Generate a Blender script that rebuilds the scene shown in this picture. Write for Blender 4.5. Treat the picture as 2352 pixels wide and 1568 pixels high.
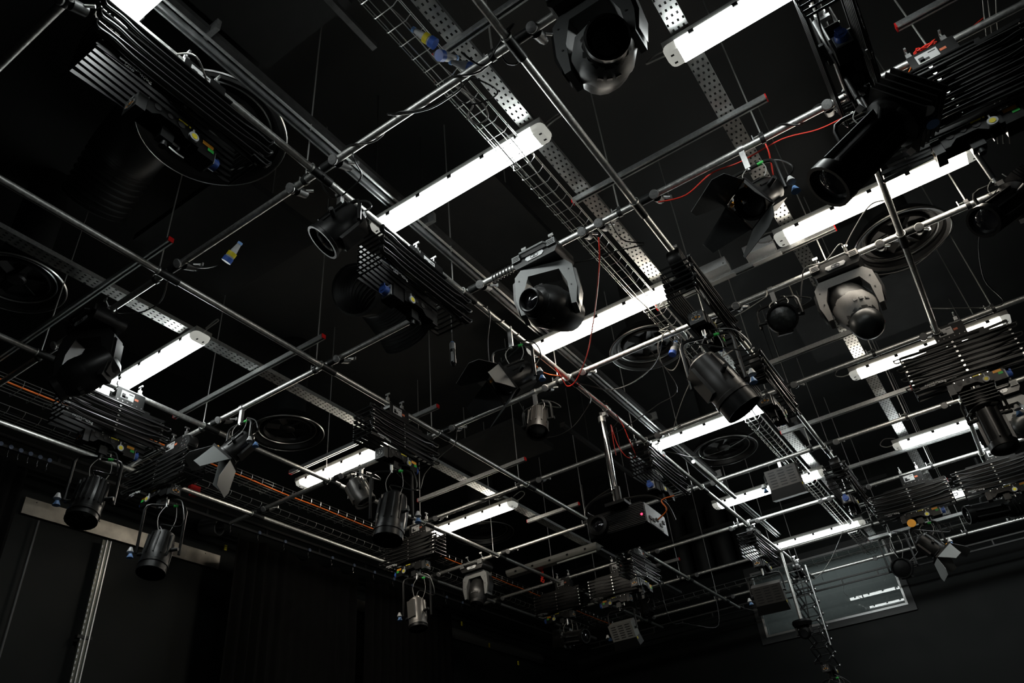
import bpy, math, random
from mathutils import Matrix, Vector
random.seed(7)
PI = math.pi
CZ = 1.6                      # camera height above the floor; z values below are metres above the lens
for o in list(bpy.data.objects): bpy.data.objects.remove(o)
SC = bpy.context.scene
COL = SC.collection

# ---------------------------------------------------------------- camera, world, exposure
cd = bpy.data.cameras.new('camera'); cam = bpy.data.objects.new('camera', cd); COL.objects.link(cam)
CR = Vector((0.82552976, 0.55743053, -0.08815787)); CU = Vector((0.38767118, -0.44659269, 0.80639074)); CF = Vector((-0.41013616, 0.69987582, 0.58477531))
FPX = 1752.447
cam.matrix_world = Matrix(((CR.x, CU.x, -CF.x, 0), (CR.y, CU.y, -CF.y, 0), (CR.z, CU.z, -CF.z, CZ), (0, 0, 0, 1)))
cd.sensor_width = 36.0; cd.lens = 36.0 * FPX / 2352; cd.clip_start = 0.05; cd.clip_end = 100
SC.camera = cam
w = bpy.data.worlds.new('world'); SC.world = w; w.use_nodes = True
w.node_tree.nodes['Background'].inputs[0].default_value = (0.5, 0.55, 0.6, 1)
w.node_tree.nodes['Background'].inputs[1].default_value = 0.0
SC.view_settings.view_transform = 'Standard'; SC.view_settings.look = 'None'
SC.view_settings.exposure = 0.18; SC.view_settings.gamma = 1.0; SC.view_settings.use_curve_mapping = False
LAMP = 22.0                   # emission of the fluorescent diffusers

def at(px, py, z):            # the point at height z (above the lens) seen at photo pixel px, py
    d = CF + CR * ((px - 1176) / FPX) + CU * ((784 - py) / FPX)
    return d * (z / d.z)

# ---------------------------------------------------------------- materials
MATS = {}
def mat(name, col, rough=0.5, metal=0.0, var=0.0, scale=30.0, emit=0.0, spec=0.5, bump=0.0, coat=0.0):
    if name in MATS: return MATS[name]
    m = bpy.data.materials.new(name); m.use_nodes = True; nt = m.node_tree; b = nt.nodes['Principled BSDF']
    b.inputs['Base Color'].default_value = (*col, 1); b.inputs['Roughness'].default_value = rough
    b.inputs['Metallic'].default_value = metal; b.inputs['Specular IOR Level'].default_value = spec
    b.inputs['Coat Weight'].default_value = coat
    if emit: b.inputs['Emission Color'].default_value = (*col, 1); b.inputs['Emission Strength'].default_value = emit
    if var or bump:
        tc = nt.nodes.new('ShaderNodeTexCoord'); n = nt.nodes.new('ShaderNodeTexNoise'); n.inputs['Scale'].default_value = scale; n.inputs['Detail'].default_value = 5
        nt.links.new(tc.outputs['Object'], n.inputs['Vector'])
        if var:
            r = nt.nodes.new('ShaderNodeMapRange'); r.inputs[1].default_value = 0.3; r.inputs[2].default_value = 0.7
            r.inputs[3].default_value = 1 - var; r.inputs[4].default_value = 1 + var
            nt.links.new(n.outputs['Fac'], r.inputs[0])
            mx = nt.nodes.new('ShaderNodeVectorMath'); mx.operation = 'SCALE'; mx.inputs[0].default_value = col
            nt.links.new(r.outputs[0], mx.inputs['Scale']); nt.links.new(mx.outputs[0], b.inputs['Base Color'])
            r2 = nt.nodes.new('ShaderNodeMapRange'); r2.inputs[1].default_value = 0.3; r2.inputs[2].default_value = 0.7
            r2.inputs[3].default_value = max(rough * (1 - var * 0.6), 0.02); r2.inputs[4].default_value = min(rough * (1 + var * 0.6), 1)
            nt.links.new(n.outputs['Fac'], r2.inputs[0]); nt.links.new(r2.outputs[0], b.inputs['Roughness'])
        if bump:
            bp = nt.nodes.new('ShaderNodeBump'); bp.inputs['Strength'].default_value = bump; bp.inputs['Distance'].default_value = 0.01
            nt.links.new(n.outputs['Fac'], bp.inputs['Height']); nt.links.new(bp.outputs[0], b.inputs['Normal'])
    MATS[name] = m
    return m
GALV = mat('galvanised_pipe', (0.66, 0.66, 0.64), 0.44, 0.95, 0.22, 45)
STRUT = mat('zinc_strut', (0.62, 0.63, 0.63), 0.46, 1.0, 0.15, 60)
WIRE = mat('zinc_wire', (0.75, 0.75, 0.73), 0.3, 1.0)
ROD = mat('steel_rod', (0.6, 0.6, 0.58), 0.5, 0.8)
IRON = mat('black_iron', (0.016, 0.017, 0.017), 0.42, 0.0, 0.3, 60, spec=0.4)
CAP = mat('cast_cap', (0.22, 0.22, 0.22), 0.45, 0.4, 0.2, 80)
BLK = mat('black_paint', (0.006, 0.006, 0.006), 0.4, 0.0, 0.2, 40, spec=0.3)
SLAT = mat('black_slat', (0.007, 0.007, 0.007), 0.36, 0.0, 0.15, 40, spec=0.3)
BODY = mat('black_body', (0.008, 0.008, 0.008), 0.36, 0.0, 0.2, 30, spec=0.35)
GREY = mat('grey_plastic', (0.11, 0.115, 0.115), 0.5, 0.0, 0.08, 90, bump=0.05)
LGREY = mat('light_grey', (0.42, 0.43, 0.44), 0.5, 0.0, 0.1, 50)
DOOR = mat('barn_door', (0.035, 0.038, 0.038), 0.55, 0.0, 0.08, 40)
RUB = mat('rubber_cable', (0.02, 0.02, 0.02), 0.35)
GCAB = mat('grey_cable', (0.30, 0.29, 0.27), 0.5)
REDC = mat('red_cable', (0.9, 0.05, 0.03), 0.45)
ORC = mat('orange_cable', (0.95, 0.2, 0.03), 0.45)
CHR = mat('chrome', (0.75, 0.75, 0.76), 0.12, 1.0)
BOLT = mat('bolt', (0.75, 0.75, 0.75), 0.25, 1.0)
ALU = mat('aluminium', (0.6, 0.6, 0.6), 0.4, 1.0, 0.1, 60)
LABEL = mat('label_silver', (0.48, 0.48, 0.48), 0.5, 0.2)
INK = mat('ink', (0.02, 0.02, 0.02), 0.6)
WHT = mat('white_print', (0.8, 0.8, 0.8), 0.6)
ORG = mat('orange_print', (0.85, 0.35, 0.02), 0.5)
YEL = mat('yellow_print', (0.75, 0.62, 0.02), 0.5)
GRN = mat('green_print', (0.03, 0.5, 0.07), 0.5)
BLUE = mat('blue_plastic', (0.05, 0.13, 0.5), 0.4)
LBLUE = mat('pale_blue_plastic', (0.2, 0.38, 0.75), 0.4)
RED = mat('red_plastic', (0.65, 0.01, 0.01), 0.4)
WPL = mat('white_plastic', (0.6, 0.6, 0.6), 0.4)
HOUS = mat('lamp_housing', (0.3, 0.3, 0.28), 0.5)
CLEAR = mat('lamp_end_cover', (0.62, 0.62, 0.56), 0.3, 0.0, 0.0, 60, emit=0.45)  # weak emission stands in for tube light shining through the cover
LENS = mat('lens_glass', (0.01, 0.01, 0.012), 0.06, 0.0, spec=1.0, coat=1.0)
WALLM = mat('black_wall', (0.0085, 0.0102, 0.0098), 0.6, 0.0, 0.12, 3, spec=0.2, bump=0.06)
CEILM = mat('black_ceiling', (0.016, 0.0175, 0.0175), 0.7, 0.0, 0.2, 2)
PANM = mat('acoustic_panel', (0.011, 0.012, 0.012), 0.8, 0.0, 0.15, 6)
FLOORM = mat('studio_floor', (0.02, 0.021, 0.021), 0.45, 0.0, 0.15, 4)
DUCTM = mat('black_duct', (0.014, 0.015, 0.015), 0.4, 0.0, 0.1, 10)
DIFFM = mat('black_diffuser', (0.006, 0.006, 0.006), 0.4, 0.0, spec=0.25)
CLOTH = mat('black_drape', (0.0022, 0.0022, 0.0022), 0.95, 0.0, 0.2, 8, spec=0.1)
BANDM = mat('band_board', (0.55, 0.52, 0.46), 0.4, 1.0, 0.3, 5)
def glow(name, col, s):
    m = bpy.data.materials.new(name); m.use_nodes = True; nt = m.node_tree; nt.nodes.remove(nt.nodes['Principled BSDF'])
    e = nt.nodes.new('ShaderNodeEmission'); e.inputs[0].default_value = (*col, 1); e.inputs[1].default_value = s
    nt.links.new(e.outputs[0], nt.nodes['Material Output'].inputs[0]); return m
COOL = glow('tube_cool', (0.94, 1.0, 0.98), LAMP)
WARM = glow('tube_warm', (1.0, 0.91, 0.77), LAMP)
LED = glow('red_led', (1.0, 0.03, 0.08), 4)
def tray_mat():
    m = mat('perforated_sheet', (0.6, 0.61, 0.6), 0.42, 1.0, 0.2, 14); nt = m.node_tree; b = nt.nodes['Principled BSDF']
    tc = nt.nodes.new('ShaderNodeTexCoord'); sp = nt.nodes.new('ShaderNodeSeparateXYZ'); nt.links.new(tc.outputs['Object'], sp.inputs[0])
    def mth(op, a, bb=None, cc=None):
        n = nt.nodes.new('ShaderNodeMath'); n.operation = op
        for i, v in enumerate((a, bb, cc)):
            if v is None: continue
            if isinstance(v, (int, float)): n.inputs[i].default_value = v
            else: nt.links.new(v, n.inputs[i])
        return n.outputs[0]
    y = mth('DIVIDE', sp.outputs[1], 0.05); row = mth('FLOOR', y)
    off = mth('MULTIPLY', mth('MODULO', mth('ABSOLUTE', row), 2.0), 0.5)
    x = mth('ADD', mth('DIVIDE', sp.outputs[0], 0.034), off)
    fx = mth('ABSOLUTE', mth('SUBTRACT', mth('FRACT', x), 0.5)); fy = mth('ABSOLUTE', mth('SUBTRACT', mth('FRACT', y), 0.5))
    inx = mth('LESS_THAN', fx, 0.19); iny = mth('LESS_THAN', fy, 0.2)
    hole = mth('MULTIPLY', inx, iny)
    tr = nt.nodes.new('ShaderNodeBsdfTransparent'); mx = nt.nodes.new('ShaderNodeMixShader')
    nt.links.new(hole, mx.inputs[0]); nt.links.new(b.outputs[0], mx.inputs[1]); nt.links.new(tr.outputs[0], mx.inputs[2])
    nt.links.new(mx.outputs[0], nt.nodes['Material Output'].inputs[0]); return m
TRAY = tray_mat()

# ---------------------------------------------------------------- mesh builder
def basis(ax):
    ax = Vector(ax).normalized(); t = Vector((0, 0, 1)) if abs(ax.z) < 0.95 else Vector((1, 0, 0))
    u = t.cross(ax).normalized(); return u, ax.cross(u).normalized(), ax
def frame(origin, fwd, up=(0, 0, 1)):      # local +Y = fwd, +Z ~ up
    y = Vector(fwd).normalized(); u = Vector(up)
    if abs(y.dot(u)) > 0.98: u = Vector((0, 1, 0))
    x = y.cross(u).normalized(); z = x.cross(y)
    return Matrix(((x.x, y.x, z.x, origin[0]), (x.y, y.y, z.y, origin[1]), (x.z, y.z, z.z, origin[2]), (0, 0, 0, 1)))
class MB:
    def __init__(s, M=None): s.v = []; s.f = []; s.M = M or Matrix.Identity(4)
    def add(s, vs, fs):
        n = len(s.v); s.v += [tuple(s.M @ Vector(p)) for p in vs]; s.f += [tuple(i + n for i in f) for f in fs]; return s
    def box(s, c, d, R=None):
        x, y, z = d[0] / 2, d[1] / 2, d[2] / 2
        vs = [Vector((i * x, j * y, k * z)) for i in (-1, 1) for j in (-1, 1) for k in (-1, 1)]
        if R is not None: vs = [R @ p for p in vs]
        vs = [p + Vector(c) for p in vs]
        return s.add(vs, [(0, 1, 3, 2), (4, 6, 7, 5), (0, 4, 5, 1), (2, 3, 7, 6), (0, 2, 6, 4), (1, 5, 7, 3)])
    def cyl(s, p, q, r, r2=None, n=12, caps=True):
        r2 = r if r2 is None else r2; p = Vector(p); q = Vector(q); u, v, _ = basis(q - p)
        vs = []
        for c, rr in ((p, r), (q, r2)):
            vs += [c + (u * math.cos(2 * PI * i / n) + v * math.sin(2 * PI * i / n)) * rr for i in range(n)]
        fs = [(i, (i + 1) % n, n + (i + 1) % n, n + i) for i in range(n)]
        if caps: fs += [tuple(range(n - 1, -1, -1)), tuple(range(n, 2 * n))]
        return s.add(vs, fs)
    def lathe(s, prof, o=(0, 0, 0), ax=(0, 0, 1), n=20, closed=True):     # prof: (radius, distance along axis)
        u, v, a = basis(ax); o = Vector(o); vs = []
        for r, t in prof:
            vs += [o + a * t + (u * math.cos(2 * PI * i / n) + v * math.sin(2 * PI * i / n)) * r for i in range(n)]
        fs = []
        for k in range(len(prof) - 1):
            fs += [(k * n + i, k * n + (i + 1) % n, (k + 1) * n + (i + 1) % n, (k + 1) * n + i) for i in range(n)]
        if closed: fs += [tuple(range(n - 1, -1, -1)), tuple(range((len(prof) - 1) * n, len(prof) * n))]
        return s.add(vs, fs)
    def tube(s, pts, r, n=6, loop=False):
        P = [Vector(p) for p in pts]; m = len(P); vs = []; u = None
        for i in range(m):
            if loop: t = P[(i + 1) % m] - P[i - 1]
            else: t = P[min(i + 1, m - 1)] - P[max(i - 1, 0)]
            if t.length < 1e-9: t = Vector((0, 0, 1))
            t.normalize()
            if u is None: u = basis(t)[0]
            else:
                u = u - t * u.dot(t)
                u = u.normalized() if u.length > 1e-6 else basis(t)[0]
            v = t.cross(u)
            vs += [P[i] + (u * math.cos(2 * PI * k / n) + v * math.sin(2 * PI * k / n)) * r for k in range(n)]
        fs = []
        for i in range(m if loop else m - 1):
            j = (i + 1) % m
            fs += [(i * n + k, i * n + (k + 1) % n, j * n + (k + 1) % n, j * n + k) for k in range(n)]
        if not loop: fs += [tuple(range(n - 1, -1, -1)), tuple(range((m - 1) * n, m * n))]
        return s.add(vs, fs)
    def prism(s, poly, t, F=None):            # poly in local XZ, thickness t along Y, centred
        F = F or Matrix.Identity(4); n = len(poly)
        vs = [F @ Vector((x, -t / 2, z)) for x, z in poly] + [F @ Vector((x, t / 2, z)) for x, z in poly]
        fs = [tuple(range(n)), tuple(range(2 * n - 1, n - 1, -1))] + [(i, i + n, (i + 1) % n + n, (i + 1) % n) for i in range(n)]
        return s.add(vs, fs)
    def mesh(s, name):
        me = bpy.data.meshes.new(name); me.from_pydata(s.v, [], s.f); me.update()
        for p in me.polygons: p.use_smooth = True
        me.set_sharp_from_angle(angle=math.radians(38)); return me
    def build(s, name, m, parent=None, loc=None):
        o = bpy.data.objects.new(name, s.mesh(name)); o.data.materials.append(m); COL.objects.link(o)
        if parent is not None: o.parent = parent
        if loc is not None: o.location = loc
        return o
def smooth(pts, k=6, loop=False):
    P = [Vector(p) for p in pts]; n = len(P); out = []
    for i in range(n if loop else n - 1):
        g = (lambda j: P[j % n]) if loop else (lambda j: P[max(0, min(n - 1, j))])
        a, b, c, d = g(i - 1), g(i), g(i + 1), g(i + 2)
        for t in range(k):
            t /= k; out.append(0.5 * ((2 * b) + (c - a) * t + (2 * a - 5 * b + 4 * c - d) * t * t + (3 * b - a - 3 * c + d) * t ** 3))
    if not loop: out.append(P[-1])
    return out
def W(x, y, z): return Vector((x, y, z + CZ))
def tag(o, label, cat, group=None, kind=None):
    if label: o['label'] = label
    if cat: o['category'] = cat
    if group: o['group'] = group
    if kind: o['kind'] = kind
    return o
def thing(name, loc, label, cat, group=None, rz=0.0):
    o = bpy.data.objects.new(name, None); o.empty_display_size = 0.1; COL.objects.link(o)
    o.location = W(*loc); o.rotation_euler = (0, 0, rz); return tag(o, label, cat, group)
def struct(name, mb, m, loc=None): return tag(mb.build(name, m, None, loc), None, None, kind='structure')
def copy_tree(o, parent=None):
    c = o.copy(); COL.objects.link(c); c.parent = parent
    for ch in list(o.children): copy_tree(ch, c)
    return c
def text(body, size, m, parent, M, name='lettering'):
    cu = bpy.data.curves.new(name, 'FONT'); cu.body = body; cu.size = size; cu.extrude = 0.0004; cu.align_x = 'CENTER'; cu.align_y = 'CENTER'
    t = bpy.data.objects.new(name, cu); me = bpy.data.meshes.new_from_object(t); bpy.data.objects.remove(t)
    o = bpy.data.objects.new(name, me); me.materials.clear(); me.materials.append(m); COL.objects.link(o); o.parent = parent; o.matrix_local = M
    return o

# ---------------------------------------------------------------- the room
XL, XR, YF, YB, ZC = -8.05, 4.5, -4.0, 15.0, 6.0
struct('floor', MB().box(((XL + XR) / 2, (YF + YB) / 2, -0.05), (XR - XL + 0.4, YB - YF + 0.4, 0.1)), FLOORM)
struct('ceiling', MB().box(((XL + XR) / 2, (YF + YB) / 2, ZC + CZ + 0.05), (XR - XL + 0.4, YB - YF + 0.4, 0.1)), CEILM)
struct('wall_left', MB().box((XL - 0.1, (YF + YB) / 2, (ZC + CZ) / 2), (0.2, YB - YF + 0.4, ZC + CZ)), WALLM)
struct('wall_right', MB().box((XR + 0.1, (YF + YB) / 2, (ZC + CZ) / 2), (0.2, YB - YF + 0.4, ZC + CZ)), WALLM)
struct('wall_front', MB().box(((XL + XR) / 2, YF - 0.1, (ZC + CZ) / 2), (XR - XL, 0.2, ZC + CZ)), WALLM)
WX0, WX1, WZ0, WZ1 = -4.02, -1.50, 3.42, 4.62       # control-room window opening
b = MB(); H = ZC + CZ
b.box(((XL + WX0) / 2, YB + 0.1, H / 2), (WX0 - XL, 0.2, H)); b.box(((XR + WX1) / 2, YB + 0.1, H / 2), (XR - WX1, 0.2, H))
b.box(((WX0 + WX1) / 2, YB + 0.1, (WZ0 + CZ) / 2), (WX1 - WX0, 0.2, WZ0 + CZ)); b.box(((WX0 + WX1) / 2, YB + 0.1, (WZ1 + CZ + H) / 2), (WX1 - WX0, 0.2, H - WZ1 - CZ))
struct('wall_back', b, WALLM)
wn = bpy.data.objects.new('window_1', None); COL.objects.link(wn); wn['kind'] = 'structure'; wn.location = W((WX0 + WX1) / 2, YB, (WZ0 + WZ1) / 2)
ww, wh = WX1 - WX0, WZ1 - WZ0
def ring(w_, h_, t_, d_, y_):
    q = MB()
    q.box((0, y_, h_ / 2 - t_ / 2), (w_, d_, t_)).box((0, y_, -h_ / 2 + t_ / 2), (w_, d_, t_))
    q.box((-w_ / 2 + t_ / 2, y_, 0), (t_, d_, h_ - 2 * t_)).box((w_ / 2 - t_ / 2, y_, 0), (t_, d_, h_ - 2 * t_)); return q
ring(ww + 0.22, wh + 0.22, 0.11, 0.05, -0.025).build('window_casing', mat('dark_trim', (0.03, 0.032, 0.032), 0.5), wn)
ring(ww - 0.002, wh - 0.002, 0.035, 0.04, -0.03).build('window_frame', ALU, wn)
gm = mat('control_room_glass', (0.10, 0.115, 0.11), 0.012, 0.0, spec=0.6); nt = gm.node_tree; b_ = nt.nodes['Principled BSDF']
tr = nt.nodes.new('ShaderNodeBsdfTransparent'); mx = nt.nodes.new('ShaderNodeMixShader'); mx.inputs[0].default_value = 0.55
nt.links.new(tr.outputs[0], mx.inputs[1]); nt.links.new(b_.outputs[0], mx.inputs[2]); nt.links.new(mx.outputs[0], nt.nodes['Material Output'].inputs[0])
pn = MB().box((0, 0, 0), (ww - 0.07, 0.01, wh - 0.07)).build('window_pane', gm, wn); pn.location = (0, 0.06, 0); pn.rotation_euler = (math.radians(3.6), 0, 0)
sc = MB()
for cx, cz, r, a0, a1 in ((0.42, -0.12, 0.12, 2.2, 4.4), (0.95, 0.0, 0.14, 5.2, 7.0), (0.6, -0.22, 0.1, 3.6, 5.2), (-0.75, -0.35, 0.12, 1, 2.4), (0.2, 0.2, 0.18, 2.6, 3.4)):
    sc.tube([(cx + r * math.cos(a0 + (a1 - a0) * i / 12), 0.012, cz + r * math.sin(a0 + (a1 - a0) * i / 12)) for i in range(13)], 0.004, 4)
sc.build('glass_smear', mat('glass_smear', (0.35, 0.37, 0.37), 0.6), wn)
bb = MB(); bb.box((0, 1.3, 0), (ww + 1.2, 0.05, wh + 1.0)); bb.box((0, 0.75, -wh / 2 - 0.3), (ww + 1.2, 1.1, 0.05)); bb.box((0, 0.75, wh / 2 + 0.3), (ww + 1.2, 1.1, 0.05))
for s_ in (-1, 1): bb.box((s_ * (ww / 2 + 0.6), 0.75, 0), (0.05, 1.1, wh + 1.0))
ld = bpy.data.lights.new('control_room_lamp', 'AREA'); ld.shape = 'RECTANGLE'; ld.size = 2.2; ld.size_y = 0.3; ld.energy = 15; ld.color = (0.85, 0.95, 0.93)
lo = bpy.data.objects.new('control_room_lamp', ld); COL.objects.link(lo); lo.location = W((WX0 + WX1) / 2, YB + 0.8, WZ1 + 0.24); lo['kind'] = 'structure'
bb.build('control_room_recess', mat('recess_wall', (0.3, 0.33, 0.33), 0.8), wn)

# ---------------------------------------------------------------- the pipe grid
G = 3.8; GB = 3.85; PR = 0.0241      # lengthwise pipes sit just under the crosswise ones
AX = {-1: -6.84, 0: -5.624, 1: -4.107, 2: -2.591, 3: -1.096, 4: 0.378}
BY = {0: 0.665, 1: 2.220, 2: 3.774, 3: 5.364, 4: 6.973, 5: 8.549, 6: 10.157, 7: 11.614, 8: 13.20}
AN = {-1: 'wall-side', 0: 'first', 1: 'second', 2: 'third', 3: 'fourth', 4: 'fifth'}
BN = {0: 'nearest', 1: 'second-nearest', 2: 'third-nearest', 3: 'fourth-nearest', 4: 'fifth-nearest', 5: 'sixth-nearest', 6: 'seventh-nearest', 7: 'second-farthest', 8: 'farthest'}
AR = {-1: (-0.5, 13.6), 0: (-0.5, 14.0), 1: (-0.5, 14.0), 2: (-0.5, 11.66), 3: (-0.5, 11.9), 4: (2.0, 12.4)}
BY = {k: v * GB / G for k, v in BY.items()}
BR = {0: (-7.3, -2.35), 1: (-7.3, -0.79), 2: (-7.0, 2.4), 3: (-7.3, 2.4), 4: (-6.2, 2.4), 5: (-6.9, 2.4), 6: (-7.3, 1.6), 7: (-6.9, 1.2), 8: (-5.9, 1.0)}
def pipe(name, p, q, label, cat='pipe', group=None, m=GALV, r=PR, n=20):
    c = (Vector(p) + Vector(q)) / 2; b = MB().cyl(Vector(p) - c, Vector(q) - c, r, n=n)
    return tag(b.build(name, m, None, c + Vector((0, 0, CZ))), label, cat, group)
for k, x in AX.items():
    y0, y1 = AR[k]
    pipe('grid_pipe', (x, y0, G), (x, y1, G), 'steel grid pipe running away from the viewer, ' + AN[k] + ' one counted from the left wall', group='lengthwise grid pipes')
for k, y in BY.items():
    x0, x1 = BR[k]
    pipe('grid_pipe', (x0, y, GB), (x1, y, GB), 'steel grid pipe running crosswise, the ' + BN[k] + ' crosswise one', group='crosswise grid pipes')
SLV = [(0.0248, -0.085), (0.031, -0.085), (0.031, 0.085), (0.0248, 0.085), (0.0248, -0.085)]
def hollow(b, r0, r1, a, c, o, ax, n=16): return b.lathe([(r0, a), (r1, a), (r1, c), (r0, c), (r0, a)], o, ax, n, False)
def junction():
    t = bpy.data.objects.new('pipe_junction', None); COL.objects.link(t); h = GB - G
    hollow(MB(), 0.0248, 0.031, -0.085, 0.085, (0, 0, 0), (0, 1, 0)).build('sleeve', IRON, t)
    hollow(MB(), 0.0312, 0.0345, -0.088, -0.077, (0, 0, 0), (0, 1, 0)).build('sleeve_ring', GALV, t)
    hollow(MB(), 0.0248, 0.031, 0.02, 0.115, (0, 0, h), (1, 0, 0)).build('side_socket', IRON, t)
    d = Vector((0.0, -0.8, -0.6)); MB().lathe([(0.026, 0.026), (0.033, 0.03), (0.034, 0.040), (0.03, 0.046), (0.0005, 0.048)], (0.135, 0, h), d, 18, False).build('round_cap', CAP, t)
    MB().cyl((0.135, 0.026, h), (0.135, 0.10, h + 0.03), 0.034, 0.03, 14).cyl((0.135, 0.1, h + 0.03), (0.135, 0.125, h + 0.0375), 0.022, n=12).build('locking_block', IRON, t)
    MB().cyl((0.165, 0.075, h + 0.02), (0.20, 0.11, h + 0.025), 0.009, n=8).box((0.205, 0.118, h + 0.026), (0.02, 0.012, 0.03)).build('locking_bolt', ALU, t)
    return t
J0 = junction(); first = True
for a in AX:
    for bk in BY:
        x, y = AX[a], BY[bk]
        if not (BR[bk][0] - 0.05 < x < BR[bk][1] and AR[a][0] < y < AR[a][1]): continue
        if a == -1 and bk in (0, 1, 2, 7): continue
        if a == 4 and bk < 2: continue
        if a == 2 and bk == 0: pass
        t = J0 if first else copy_tree(J0); first = False; t.location = W(x, y, G)
        tag(t, 'black junction fitting where the ' + AN[a] + ' lengthwise pipe meets the ' + BN[bk] + ' crosswise pipe', 'pipe fitting', 'grid junction fittings')
def coupler(x, y, label):
    t = thing('pipe_coupler', (x, y, GB), label, 'pipe fitting', 'loose couplers on crosswise pipes')
    MB().lathe([(0.026, 0.026), (0.034, 0.03), (0.035, 0.040), (0.03, 0.047), (0.0005, 0.049)], (0, 0, 0), (0, -0.8, -0.6), 18, False).build('round_cap', CAP, t)
    hollow(MB(), 0.0248, 0.031, -0.03, 0.03, (0, 0, 0), (1, 0, 0)).cyl((0, 0.026, 0), (0, 0.1, 0.03), 0.034, 0.03, 14).build('clamp_body', IRON, t)
    MB().cyl((0.03, 0.075, 0.02), (0.065, 0.11, 0.025), 0.009, n=8).build('locking_bolt', ALU, t)
for px_, k, lb in ((152, 0, 'at the top left corner'), (1050, 2, 'beside the wire basket below the blue plugs'), (675, 1, 'left of the third lengthwise pipe'), (1340, 2, 'left of the wire basket'), (1378, 2, 'right of the wire basket, with a dangling cable'),
                   (1900, 2, 'on the third-nearest crosswise pipe right of centre'), (2020, 3, 'left of the fifth lengthwise pipe, with a blue tip'), (2120, 4, 'on the pipe above the lower right hoist'), (1255, 3, 'near the hanging wire loop'),
                   (2168, 5, 'between the farther right lights'), (1575, 5, 'above the vented flood light'), (1680, 6, 'above the folded hoist with a reel'), (1885, 6, 'left of the wire basket far right'), (1905, 6, 'right of the wire basket far right'),
                   (2055, 7, 'on the second-farthest pipe at right'), (1832, 8, 'on the farthest pipe left of the window'), (2010, 8, 'on the farthest pipe before the window')):
    d = CF + CR * ((px_ - 1176) / FPX)             # ray plane through that column meets the pipe line
    n_ = CU.cross(d); x_ = -(n_.y * BY[k] + n_.z * GB) / n_.x
    coupler(x_, BY[k], 'black clamp with round cap ' + lb)
pipe('stub_pipe', (AX[2] + 0.2, 7.85, G), (AX[2] + 0.2, 9.2, G), 'short steel pipe beside the third lengthwise pipe, right of the folded hoist')

# ---------------------------------------------------------------- struts, rods, trays, baskets
def strut(x0, x1, y, label, z=4.13, caps=(1, 1)):
    c = (x0 + x1) / 2; L = x1 - x0; t = thing('strut_channel', (c, y, z), label, 'strut', 'crosswise strut channels')
    b = MB(); s = 0.041
    b.box((0, 0, s), (L, s, 0.004)).box((0, -s / 2, s / 2), (L, 0.004, s)).box((0, s / 2, s / 2), (L, 0.004, s))
    b.box((0, -s / 2 + 0.006, 0), (L, 0.010, 0.004)).box((0, s / 2 - 0.006, 0), (L, 0.010, 0.004)); b.build('channel', STRUT, t)
    for sd, on in zip((-1, 1), caps):
        if on: tag(MB().box((sd * (L / 2 + 0.004), 0, s / 2), (0.008, 0.043, 0.043)).build('end_cap', RED, t), 'red end cap', None)
SY = {k: BY[k] - 0.03 for k in range(1, 9)}
for k, x0, x1, lb in ((1, -6.5, -4.13, 'above the nearest left pipes with a red end'), (2, -6.2, -4.15, 'above the tilted barn door lamp at left'), (1, -1.62, 0.9, 'crossing the blue plugs at top centre'), (2, -1.56, -0.06, 'with its red end above the centre right barn door lamp'),
                      (2, 0.79, 2.3, 'in the top right corner'), (3, -6.3, -4.14, 'behind the hoist over the lower left lamps'), (3, -1.62, -0.02, 'carrying the two grey boxes'), (4, -5.75, -4.12, 'above the lower left lit lamp'), (4, -1.4, 0.02, 'behind the round moving head on the right'),
                      (5, -5.12, -4.3, 'short one above the projector'), (5, -1.5, -0.02, 'under the perforated tray right of centre'), (6, -1.55, 0.5, 'below the farther right light'), (7, -1.4, -0.1, 'behind the right folded hoist'), (8, -1.55, -0.05, 'nearest the back wall'),
                      (7, -5.1, -4.2, 'short one beyond the projector at left'), (6, -5.1, -4.3, 'short one under the unlit lamp')):
    strut(x0, x1, SY[k], 'zinc strut channel ' + lb)
rod_b = MB().cyl((0, 0, 0.056), (0, 0, ZC - GB), 0.0055, n=6).mesh('threaded_rod')
hook_b = MB().lathe([(0.027, -0.015), (0.031, -0.015), (0.031, 0.015), (0.027, 0.015)], (0, 0, 0), (1, 0, 0), 16).box((0, 0, 0.04), (0.03, 0.02, 0.03)).mesh('clamp')
wing_b = MB().cyl((-0.05, 0, 0.045), (0, 0, 0.045), 0.005, n=6).box((-0.055, 0, 0.05), (0.006, 0.012, 0.045)).mesh('wing_nut')
def rod(x, k, label, y=None):
    t = thing('hanger_rod', (x, BY[k] if y is None else y, GB), label, 'hanger rod', 'thin hanger rods')
    for me, m, nm in ((rod_b, ROD, 'threaded_rod'), (hook_b, IRON, 'clamp'), (wing_b, ALU, 'wing_nut')):
        if not me.materials: me.materials.append(m)
        o = bpy.data.objects.new(nm, me); COL.objects.link(o); o.parent = t
for k in range(1, 9):
    for x, wd in ((-5.75, 'first'), (-4.25, 'second'), (-2.73, 'third'), (-1.24, 'fourth'), (-0.18, 'no'), (0.87, 'fifth')):
        if not (BR[k][0] < x < BR[k][1]): continue
        if k in (7, 8) and x in (0.87,): continue
        near = 'just left of the ' + wd + ' lengthwise pipe' if wd not in ('no',) and x != 0.87 else ('midway before the fifth lengthwise pipe' if x != 0.87 else 'right of the fifth lengthwise pipe')
        rod(x, k, 'thin hanger rod on the ' + BN[k] + ' crosswise pipe, ' + near)
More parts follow.
